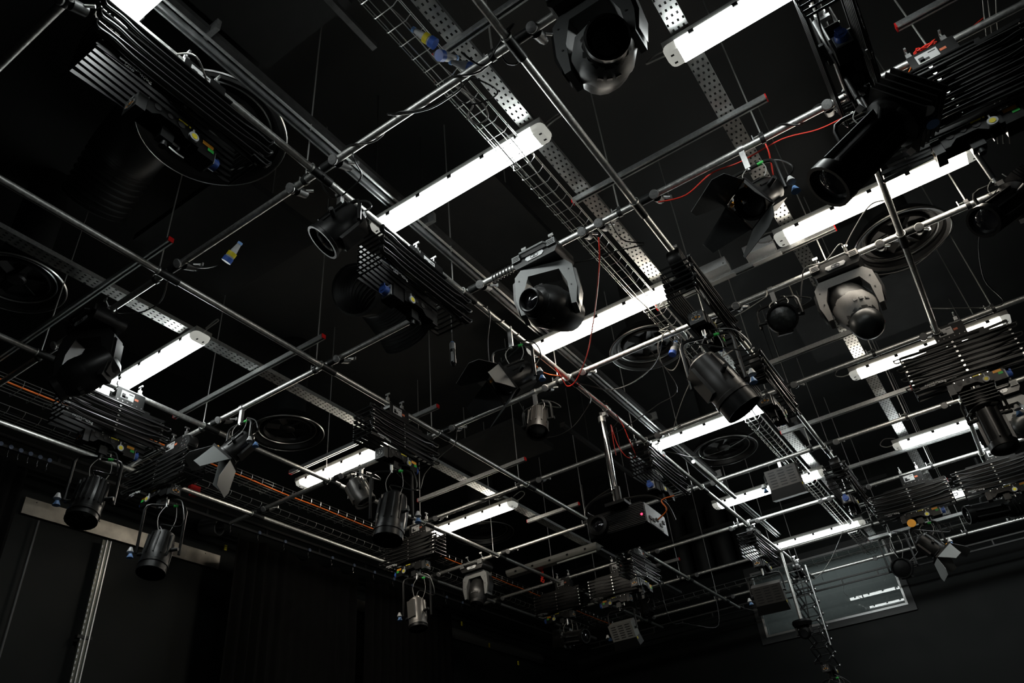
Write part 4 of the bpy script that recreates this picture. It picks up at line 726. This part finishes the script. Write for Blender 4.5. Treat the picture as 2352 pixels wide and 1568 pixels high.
# ---------------------------------------------------------------- ceiling pieces
def diffuser(p, D, label):
    t = thing('swirl_diffuser', p, label, 'ceiling air diffuser', 'round ceiling diffusers'); R = D / 2
    MB().lathe([(R * 0.9, 0.05), (R * 0.93, 0.0), (R, -0.012), (R * 1.02, -0.005), (R * 1.0, 0.02), (R * 0.95, 0.06)], (0, 0, 0), (0, 0, 1), 56, False).build('outer_ring', DIFFM, t)
    for rr_, z_ in ((R * 0.8, 0.045), (R * 1.02, -0.004)): MB().lathe([(rr_ - 0.007, z_), (rr_, z_ - 0.008), (rr_ + 0.007, z_), (rr_, z_ + 0.008), (rr_ - 0.007, z_)], (0, 0, 0), (0, 0, 1), 56, False).build('rim_bead', mat('rim_metal', (0.8, 0.8, 0.78), 0.3, 1.0), t)
    MB().lathe([(R * 0.9, 0.05), (R * 0.55, 0.09), (R * 0.25, 0.10), (0.0005, 0.10)], (0, 0, 0), (0, 0, 1), 48, False).build('face_plate', DIFFM, t)
    MB().lathe([(R * 0.62, 0.05), (R * 0.66, 0.03), (R * 0.68, 0.05), (R * 0.64, 0.08)], (0, 0, 0), (0, 0, 1), 48, False).build('inner_ring', DIFFM, t)
    MB().lathe([(0.0005, 0.03), (R * 0.16, 0.035), (R * 0.2, 0.05), (R * 0.2, 0.1)], (0, 0, 0), (0, 0, 1), 24, False).build('centre_boss', DIFFM, t)
    for k in range(6):
        a = k * PI / 3; MB().box((math.cos(a) * R * 0.4, math.sin(a) * R * 0.4, 0.07), (R * 0.36, 0.07, 0.006), Matrix.Rotation(a, 3, 'Z') @ Matrix.Rotation(0.5, 3, 'X')).build('vane', DIFFM, t)
    MB().lathe([(R * 0.95, 0.06), (R * 0.8, 0.14), (R * 0.45, 0.2), (R * 0.45, ZC - p[2])], (0, 0, 0), (0, 0, 1), 32, False).build('duct_neck', DUCTM, t)
diffuser((0.46, 6.72, 4.7), 0.86, 'round ceiling diffuser with bright rim behind the right crosswise pipe')
diffuser((-2.22, 6.72, 4.7), 0.84, 'round ceiling diffuser with bright rim right of the red cable, centre')
diffuser((-2.49, 9.72, 4.7), 0.88, 'round ceiling diffuser with bright rim below the third centre light')
diffuser((-6.40, 5.39, 4.7), 0.84, 'round ceiling diffuser with glinting rim, lower left')
diffuser((-3.50, 2.00, 4.7), 1.02, 'large dark ceiling diffuser behind the top left hoist')
diffuser((-6.57, 9.66, 4.7), 0.95, 'dim ceiling diffuser below the lower centre light')
diffuser((-6.14, 2.02, 4.7), 0.80, 'dark ceiling diffuser at the far left edge')
def flex(p, q, r, label):
    t = thing('flexible_duct', tuple(p), label, 'air duct', 'flexible air ducts'); P = Vector(p); Q = Vector(q) - P; n = 26
    pts = smooth([(0, 0, 0), tuple(Q * 0.33 + Vector((0, 0, 0.15))), tuple(Q * 0.66 + Vector((0, 0, 0.2))), tuple(Q)], 9); b = MB()
    for i in range(len(pts) - 1):
        a, c = pts[i], pts[i + 1]; m_ = (a + c) / 2; b.cyl(a, m_, r, r * 1.1, 20, False); b.cyl(m_, c, r * 1.1, r, 20, False)
    b.build('corrugated_hose', DUCTM, t)
flex((-4.0, 1.9, 5.3), (-5.3, 2.1, 5.2), 0.26, 'dark flexible duct behind the top left hoist')
flex((-4.45, 5.3, 5.1), (-4.3, 4.3, 5.1), 0.25, 'dark flexible duct behind the upper centre hoist')
flex((-1.2, 2.3, 5.4), (-0.3, 2.8, 5.4), 0.25, 'dark flexible duct behind the top moving head')
for x, y, sx, sy, z, lb in ((-2.75, 1.3, 0.9, 1.7, 5.4, 'dark acoustic panel at the top left of centre'), (-3.2, 4.65, 1.5, 1.2, 5.45, 'dark acoustic panel behind the brightest light'), (-5.2, 8.1, 1.3, 1.0, 5.1, 'dark acoustic panel behind the lower centre hoist'), (-0.2, 8.7, 1.4, 1.3, 5.3, 'dark acoustic panel behind the right-hand struts'), (-3.9, 7.4, 1.6, 1.0, 5.5, 'dark acoustic panel above the projector'), (-4.9, 3.2, 1.4, 1.1, 5.4, 'dark acoustic panel behind the second lengthwise pipe')):
    t = thing('acoustic_panel', (x, y, z), lb, 'ceiling panel', 'hanging acoustic panels'); MB().box((0, 0, 0), (sx, sy, 0.08)).build('panel_board', PANM, t)
    MB().cyl((-sx * .4, 0, 0.04), (-sx * .4, 0, ZC - z), 0.006, n=6).cyl((sx * .4, 0, 0.04), (sx * .4, 0, ZC - z), 0.006, n=6).build('drop_wire', ROD, t)
for i, (x, lb) in enumerate(((-5.15, 'leftmost'), (-4.72, 'second'), (-4.28, 'third'), (-3.85, 'rightmost'))):
    t = thing('round_duct', (x, 14.6, 4.75), lb + ' of four dark upright ducts near the back wall', 'air duct', 'upright ducts at the back wall'); MB().cyl((0, 0, 0), (0, 0, ZC - 4.75), 0.19, n=24).build('duct_pipe', DUCTM, t)
    MB().lathe([(0.19, 0.0), (0.2, 0.0), (0.2, 0.04), (0.19, 0.04)], (0, 0, 0), (0, 0, 1), 24).build('duct_collar', DUCTM, t)
tag(MB().box((0, 0, 0), (6.5, 0.25, 0.06)).cyl((-3, 0, 0), (-3, 0, ZC - 5.25), 0.006, n=6).cyl((3, 0, 0), (3, 0, ZC - 5.25), 0.006, n=6).build('service_duct', DUCTM, None, W(-4.2, 13.9, 5.25)), 'long dark service duct crossing before the upright ducts', 'air duct')

# ---------------------------------------------------------------- left wall
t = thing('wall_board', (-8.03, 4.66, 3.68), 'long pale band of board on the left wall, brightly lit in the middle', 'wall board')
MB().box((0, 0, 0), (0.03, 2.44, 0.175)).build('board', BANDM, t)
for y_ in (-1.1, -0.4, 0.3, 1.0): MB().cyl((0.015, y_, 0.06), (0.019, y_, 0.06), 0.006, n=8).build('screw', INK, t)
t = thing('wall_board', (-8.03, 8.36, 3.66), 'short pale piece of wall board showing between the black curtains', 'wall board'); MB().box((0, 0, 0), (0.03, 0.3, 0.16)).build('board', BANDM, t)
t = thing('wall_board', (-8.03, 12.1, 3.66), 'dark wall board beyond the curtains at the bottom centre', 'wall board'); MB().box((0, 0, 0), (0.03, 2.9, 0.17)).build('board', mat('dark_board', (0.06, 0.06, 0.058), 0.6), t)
t = thing('slotted_upright', (-7.97, 4.36, 1.0), 'tall slotted upright rail on the left wall below the band', 'wall rail')
MB().box((0, 0, 0), (0.03, 0.09, 5.06)).build('rail', mat('rail_olive', (0.12, 0.12, 0.10), 0.4, 0.6), t); b = MB()
MB().box((0.02, 0.045, 0), (0.02, 0.012, 5.06)).box((0.02, 0.0, 0), (0.02, 0.012, 5.06)).build('rail_edge', STRUT, t)
for k in range(44): MB().box((0.018, -0.038, 2.45 - k * 0.057), (0.008, 0.012, 0.03)).build('slot', WHT, t)
for k in (0.3, 0.75): MB().box((0.0, 0, k * 2.0), (0.05, 0.16, 0.03)).build('wall_bracket', BLK, t)
t = thing('thin_conduit', (-7.99, 3.62, 1.2), 'thin dark conduit on the left wall near the lower left corner', 'conduit'); MB().cyl((0, 0, -2.8), (0, 0, 2.35), 0.012, n=8).build('conduit_pipe', mat('conduit', (0.08, 0.08, 0.08), 0.5), t)
t = thing('round_duct_stub', (-7.9, 5.60, 4.03), 'short grey round duct opening on the left wall', 'duct opening')
MB().lathe([(0.085, -0.12), (0.10, -0.12), (0.11, 0.10), (0.105, 0.13), (0.085, 0.13), (0.08, 0.0)], (0, 0, 0), (0.9, 0.3, -0.2), 28, False).build('duct_wall', mat('duct_grey', (0.12, 0.12, 0.12), 0.5), t)
MB().lathe([(0.085, -0.1), (0.0005, -0.1)], (0, 0, 0), (0.9, 0.3, -0.2), 24, False).build('duct_inside', BLK, t)
for y_, z_, lb in ((5.93, 3.88, 'by the end of the pale wall band'), (10.9, 3.85, 'left of the far dark wall board'), (12.6, 3.45, 'below the far dark wall board'), (11.7, 3.62, 'on the far dark wall board')):
    t = thing('yellow_label', (-8.0, y_, z_), 'small yellow number label on the left wall ' + lb, 'label', 'yellow wall labels'); MB().box((0, 0, 0), (0.01, 0.035, 0.07)).build('label_card', YEL, t)
    MB().box((0.006, 0, 0.01), (0.002, 0.02, 0.006)).box((0.006, 0, -0.012), (0.002, 0.02, 0.006)).build('label_print', INK, t)
# curtain track and drapes
TX = -7.45
t = thing('curtain_track', (TX, 7.0, 3.97), 'black double curtain track running along the left wall', 'curtain track')
for zz in (0.05, -0.05): MB().box((0, 0, zz), (0.035, 13.0, 0.028)).build('track_rail', mat('track_black', (0.03, 0.03, 0.03), 0.4), t)
for k in range(15): MB().box((0, -6.3 + k * 0.9, 0), (0.02, 0.03, 0.08)).build('track_spacer', mat('track_black', (0.03, 0.03, 0.03), 0.4), t)
def runner(x, y, z, label):
    t = thing('curtain_runner', (x, y, z), label, 'curtain runner', 'curtain runners')
    MB().lathe([(0.006, 0.0), (0.022, 0.0), (0.022, 0.012), (0.006, 0.014)], (0.02, 0, 0.02), (1, 0, 0), 14).build('wheel', mat('runner_wheel', (0.16, 0.2, 0.3), 0.4), t)
    MB().tube([(0, 0, 0), (0, 0, -0.05), (0.015, 0, -0.065), (0.015, 0, -0.08), (0, 0, -0.09)], 0.0035, 5).build('hook', BOLT, t)
for k in range(11): runner(TX, 2.35 + k * 0.095, 3.90, ('last' if k == 10 else ['first', 'second', 'third', 'fourth', 'fifth', 'sixth', 'seventh', 'eighth', 'ninth', 'tenth'][k]) + ' white-wheeled runner of the tight row at the far left')
for k in range(12): runner(TX, 5.55 + k * 0.42, 3.90, ['first', 'second', 'third', 'fourth', 'fifth', 'sixth', 'seventh', 'eighth', 'ninth', 'tenth', 'eleventh', 'twelfth'][k] + ' spaced runner on the left curtain track counted from the red plug')
def drape(x, y0, y1, z0, z1, label, ax='y', amp=0.05, fold=0.16):
    c = (y0 + y1) / 2; t = thing('black_drape', (x, c, z0) if ax == 'y' else (c, x, z0), label, 'curtain', 'black drapes')
    n = int((y1 - y0) / 0.02); vs = []; fs = []; H_ = z1 - z0; ph = random.uniform(0, 9); rows = 6
    for j in range(rows + 1):
        for i in range(n + 1):
            y = y0 + (y1 - y0) * i / n; a = amp * (0.6 + 0.4 * math.sin(y * 3.1 + ph)) * (0.7 + 0.3 * j / rows)
            d_ = a * math.sin(2 * PI * y / fold + 0.7 * math.sin(y * 5 + ph)); zt = H_ * (1 - j / rows) - (0.03 * (1 - math.cos(2 * PI * (y - y0) / 0.42)) if j == 0 else 0)
            vs.append((d_, y - c, zt) if ax == 'y' else (y - c, d_, zt))
    for j in range(rows):
        for i in range(n): fs.append((j * (n + 1) + i, j * (n + 1) + i + 1, (j + 1) * (n + 1) + i + 1, (j + 1) * (n + 1) + i))
    b = MB(); b.add(vs, fs); o = b.build('drape_cloth', CLOTH, t); md = o.modifiers.new('thickness', 'SOLIDIFY'); md.thickness = 0.004
drape(TX, 1.2, 3.15, -1.55, 3.82, 'black curtain gathered at the far left edge', fold=0.11)
drape(TX, 5.65, 7.72, -1.55, 3.82, 'black curtain right of the lit wall band')
drape(TX, 7.88, 9.9, -1.55, 3.82, 'black curtain behind the small silver can light')
t = thing('curtain_track', (-3.2, 14.25, 3.86), 'black double curtain track in front of the back wall', 'curtain track')
for zz in (0.05, -0.05): MB().box((0, 0, zz), (8.2, 0.03, 0.024)).build('track_rail', mat('track_black', (0.03, 0.03, 0.03), 0.4), t)
for k in range(14): MB().box((-3.9 + k * 0.6, 0, 0), (0.02, 0.02, 0.08)).build('track_spacer', mat('track_black', (0.03, 0.03, 0.03), 0.4), t)
tag(MB().cyl((0, 0, -0.6), (0, 0, 0.6), 0.006, n=6).build('hanger_rod', ROD, None, W(-0.6, 14.25, 4.5)), 'thin rod holding the back curtain track at right', 'hanger rod')
# red plug hanging at left
t = thing('red_plug', (-7.15, 4.78, 4.02), 'bright red plug on a red cord hanging at the left', 'red plug')
MB().box((0, 0, 0), (0.05, 0.13, 0.07)).box((0.0, 0, -0.06), (0.05, 0.08, 0.06)).cyl((0, 0, 0.03), (0, 0, 0.09), 0.014, n=8).build('plug_body', RED, t)
MB().tube(smooth([(0, 0, 0.08), (0.01, 0.02, 0.2), (0.03, 0.05, 0.33), (0.1, 0.12, 0.4)]), 0.008, 6).build('red_cord', RED, t)

# ---------------------------------------------------------------- loose cables
def cable(pts, r, m, label, cat='cable', name='cable', n=6, k=6, group=None):
    P = smooth([Vector(p) for p in pts], k); c = P[0].copy(); b = MB().tube([p - c for p in P], r, n)
    return tag(b.build(name, m, None, c + Vector((0, 0, CZ))), label, cat, group)
def A(*q): return [at(*p) for p in q]
# red cord along the third-nearest crosswise pipe
cable(A((1512, 464, 3.78), (1575, 448, 3.74), (1634, 398, 3.82), (1700, 372, 3.86), (1795, 320, 3.80), (1880, 297, 3.76), (1952, 262, 3.74), (2005, 232, 3.76), (2060, 195, 3.8), (2110, 160, 3.86)), 0.0055, REDC, 'long red cord running along the crosswise pipe at upper right')
cable(A((2170, 105, 3.9), (2210, 80, 4.0), (2260, 40, 4.1)), 0.004, REDC, 'red cord rising behind the coil to the top right')
rp = []
rnd = random.Random(3)
for k in range(46):
    a = k * 1.9; rp.append(at(2122 + 24 * math.cos(a) + rnd.uniform(-6, 6), 122 + 17 * math.sin(a * 1.13) - 12 * math.cos(a) + rnd.uniform(-5, 5), 3.86 + 0.02 * math.sin(k)))
cable(rp, 0.0045, REDC, 'tangled coil of red cord on the pipe at top right', 'cable coil', 'cable_coil', 6, 4)
cable(A((2108, 135, 3.82), (2090, 160, 3.78), (2084, 185, 3.76), (2098, 208, 3.74), (2118, 210, 3.74), (2126, 195, 3.76), (2110, 160, 3.80), (2104, 140, 3.84)), 0.004, ORC, 'orange loop of cord hanging below the red coil')
cable(A((1375, 545, 3.78), (1377, 600, 3.7), (1368, 700, 3.68), (1352, 800, 3.7), (1335, 850, 3.72), (1318, 880, 3.72), (1302, 886, 3.72), (1290, 868, 3.74), (1275, 845, 3.78), (1252, 818, 3.82)), 0.0055, REDC, 'thin red cord hanging between the third-nearest and fourth-nearest pipes')
cable(A((1226, 830, 3.8), (1240, 850, 3.76), (1262, 860, 3.76), (1285, 863, 3.78)), 0.006, ORC, 'short orange cord next to the centre barn door spotlight')
cable(A((1326, 880, 3.77), (1345, 897, 3.77), (1375, 922, 3.77), (1396, 938, 3.77), (1415, 955, 3.77)), 0.004, REDC, 'red cord lying along the third lengthwise pipe')
for i, q in enumerate((((1415, 952, 3.8), (1430, 975, 3.75), (1447, 1015, 3.6), (1460, 1045, 3.55), (1455, 1052, 3.55)), ((1403, 975, 3.75), (1410, 1020, 3.6), (1415, 1045, 3.55)), ((1404, 978, 3.75), (1418, 1020, 3.6), (1435, 1045, 3.52), (1447, 1052, 3.52)))):
    cable(A(*q), 0.005, REDC, ['right', 'left', 'middle'][i] + ' red strand hanging right beside the chrome pole')
cable(A((1758, 330, 3.78), (1766, 350, 3.72), (1772, 380, 3.66), (1776, 402, 3.6)), 0.005, REDC, 'red cord dropping onto the barn door spotlight at upper right')
t = None
for i, (cx, cy, r_, z_) in enumerate(((1142, 1360, 14, 3.75),)):
    q = [];
    for k in range(30): q.append(Vector((-5.93 + 0.028 * math.sin(k * 2.1) * (0.4 + abs(math.cos(k * 0.35))), BY[6] - 0.035, GB + (0.03 + (k % 8) * 0.03 if (k // 8) % 2 == 0 else 0.24 - (k % 8) * 0.03))))
    cable(q, 0.006, REDC, 'small bundle of red cord hanging beside the grey moving head', 'cable coil', 'cable_coil', 5, 3)
# black cables wrapped round pipes
def wrap(axis, a, b_, fixed, turns, label, r=0.006, R=0.032, m=RUB):
    pts = []; n = turns * 10
    for i in range(n + 1):
        s = a + (b_ - a) * i / n; th = 2 * PI * turns * i / n
        pts.append((fixed + R * math.cos(th), s, G + R * math.sin(th)) if axis == 'y' else (s, fixed + R * math.cos(th), GB + R * math.sin(th)))
    cable(pts, r, m, label, 'cable', 'wrapped_cable', 6, 1)
wrap('x', -2.5, -1.3, BY[1], 3, 'black cable wound round the pipe above the brightest light', R=0.033)
wrap('x', -2.15, -1.45 - 0.9, BY[2], 7, 'thin black cable coiled round the pipe left of the centre moving head', r=0.004)
wrap('x', -0.15, 0.35, BY[2], 2, 'black cable wound round the crosswise pipe near the red cord')
wrap('y', 4.02, 4.5, AX[2], 2, 'dark cable wound round the third lengthwise pipe below the centre')
wrap('x', -5.2, -4.4, BY[4], 1, 'cable spiralling on the pipe above the lower centre light', r=0.008, R=0.034)
CB = [(((745, 405), (742, 430), (770, 455), (815, 425), (830, 400), (815, 370)), 3.78, 'black cable loop right of the second-nearest pipe junction, upper left'),
      (((1165, 145), (1190, 140), (1155, 85), (1180, 55), (1150, 95), (1110, 150), (1060, 120)), 3.82, 'tangled black cable at the top centre junction'),
      (((1040, 215), (1075, 240), (1130, 225), (1140, 205), (1085, 180), (1060, 200)), 3.85, 'loop of black cable right of the basket at top centre'),
      (((890, 262), (925, 262), (985, 250), (1030, 225), (1060, 200)), 3.8, 'black cable sagging under the upper centre pipe'),
      (((386, 640), (370, 690), (330, 715), (290, 720), (268, 718)), 3.78, 'black cable drooping below the left junction to the dark moving head'),
      (((1356, 912), (1340, 950), (1310, 985), (1270, 1003), (1235, 995)), 3.62, 'long thin cable curving right of the centre can light'),
      (((1352, 885), (1400, 895), (1450, 880), (1500, 840), (1520, 790)), 3.75, 'black cable sagging below the crosswise pipe right of centre'),
      (((1555, 890), (1510, 930), (1460, 965), (1430, 985), (1395, 1000)), 3.7, 'thin dark cable crossing below the large spotlight'),
      (((1600, 860), (1580, 890), (1560, 940), (1548, 985)), 3.7, 'pale thin cable hanging left of the large spotlight'),
      (((1645, 745), (1700, 720), (1740, 695), (1760, 680)), 3.72, 'pale cable bridging to the round can light'),
      (((1930, 560), (1895, 600), (1850, 615), (1842, 650), (1835, 700)), 3.75, 'pale cable left of the domed moving head'),
      (((2000, 470), (1965, 520), (1940, 570)), 3.85, 'pair of pale cables dropping to the domed moving head'),
      (((1975, 625), (2030, 630), (2100, 610), (2160, 560), (2190, 520)), 3.8, 'curved cable bundle right of the domed moving head'),
      (((1548, 1040), (1600, 1050), (1660, 1035), (1720, 1000), (1745, 975)), 3.72, 'black cable sagging below the third centre light'),
      (((1930, 1235), (1905, 1290), (1870, 1330), (1800, 1360), (1740, 1400)), 3.65, 'thin grey cable swooping in front of the control room window'),
      (((1650, 1435), (1600, 1436), (1570, 1430), (1540, 1425)), 3.3, 'thin cable sagging left of the window, low'),
      (((1880, 1440), (1895, 1490), (1910, 1530), (1915, 1568)), 3.0, 'thin green-grey cable hanging below the window'),
      (((955, 1125), (975, 1090), (1010, 1050), (1040, 1025), (1048, 1010)), 3.68, 'black cable slanting from the lower centre junction'),
      (((450, 130), (480, 200), (510, 270), (540, 320)), 3.6, 'grey cable dropping from the top left hoist trolley'),
      (((1125, 720), (1120, 780), (1123, 830), (1128, 850)), 3.7, 'thin cable hanging left of the centre barn door spotlight'),
      (((1870, 0), (1890, 80), (1925, 140), (1960, 210), (2010, 215), (2050, 235)), 3.5, 'thick black cable running to the big slanting profile spotlight'),
      (((1535, 745), (1560, 770), (1562, 820), (1545, 850), (1520, 835), (1512, 790), (1530, 760)), 3.85, 'pale looped cable tangle under the wire basket, right of centre'),
      (((1515, 760), (1545, 765), (1570, 800), (1590, 850), (1600, 880)), 3.85, 'pale cable falling from the basket towards the large spotlight'),
      (((1075, 215), (1110, 240), (1120, 270), (1095, 285), (1075, 265), (1085, 235)), 3.92, 'grey looped cable tangle in the basket at upper centre'),
      (((1430, 550), (1480, 560), (1400, 580), (1340, 600), (1290, 600)), 3.8, 'black cable drooping right of the centre moving head'),
      (((2300, 460), (2250, 540), (2260, 640), (2300, 700)), 3.6, 'thin black cable near the right edge')]
def snap(p):                  # let a cable end lie on the nearest pipe
    best = (0.8, p)
    for a_ in AX.values():
        d_ = math.hypot(p.x - a_, p.z - G)
        if d_ < best[0]: best = (d_, Vector((a_, p.y, G + PR)))
    for b_ in BY.values():
        d_ = math.hypot(p.y - b_, p.z - GB)
        if d_ < best[0]: best = (d_, Vector((p.x, b_, GB + PR)))
    return best[1]
def run(pts, z_):
    P = [at(p[0], p[1], z_) for p in pts]; a_, b_ = snap(P[0]), snap(P[-1])
    return ([a_] if (a_ - P[0]).length > 1e-6 else []) + P + ([b_] if (b_ - P[-1]).length > 1e-6 else [])
for pts, z_, lb in CB: cable(run(pts, z_), 0.0055, GCAB if 'pale' in lb or 'grey' in lb else RUB, lb, group='loose cables')
for i, x_ in enumerate((2285, 2300, 2272)):
    cable([at(x_ - 15 + rnd.uniform(-3, 3), -20, 3.9), at(x_ - 10, 50, 3.88), at(x_, 130, 3.8), at(x_ + 12, 230, 3.6), at(x_ + 20, 330, 3.4)], 0.004, GCAB, ['middle', 'right', 'left'][i] + ' strand of pale wire hanging in the top right corner', group='loose cables')
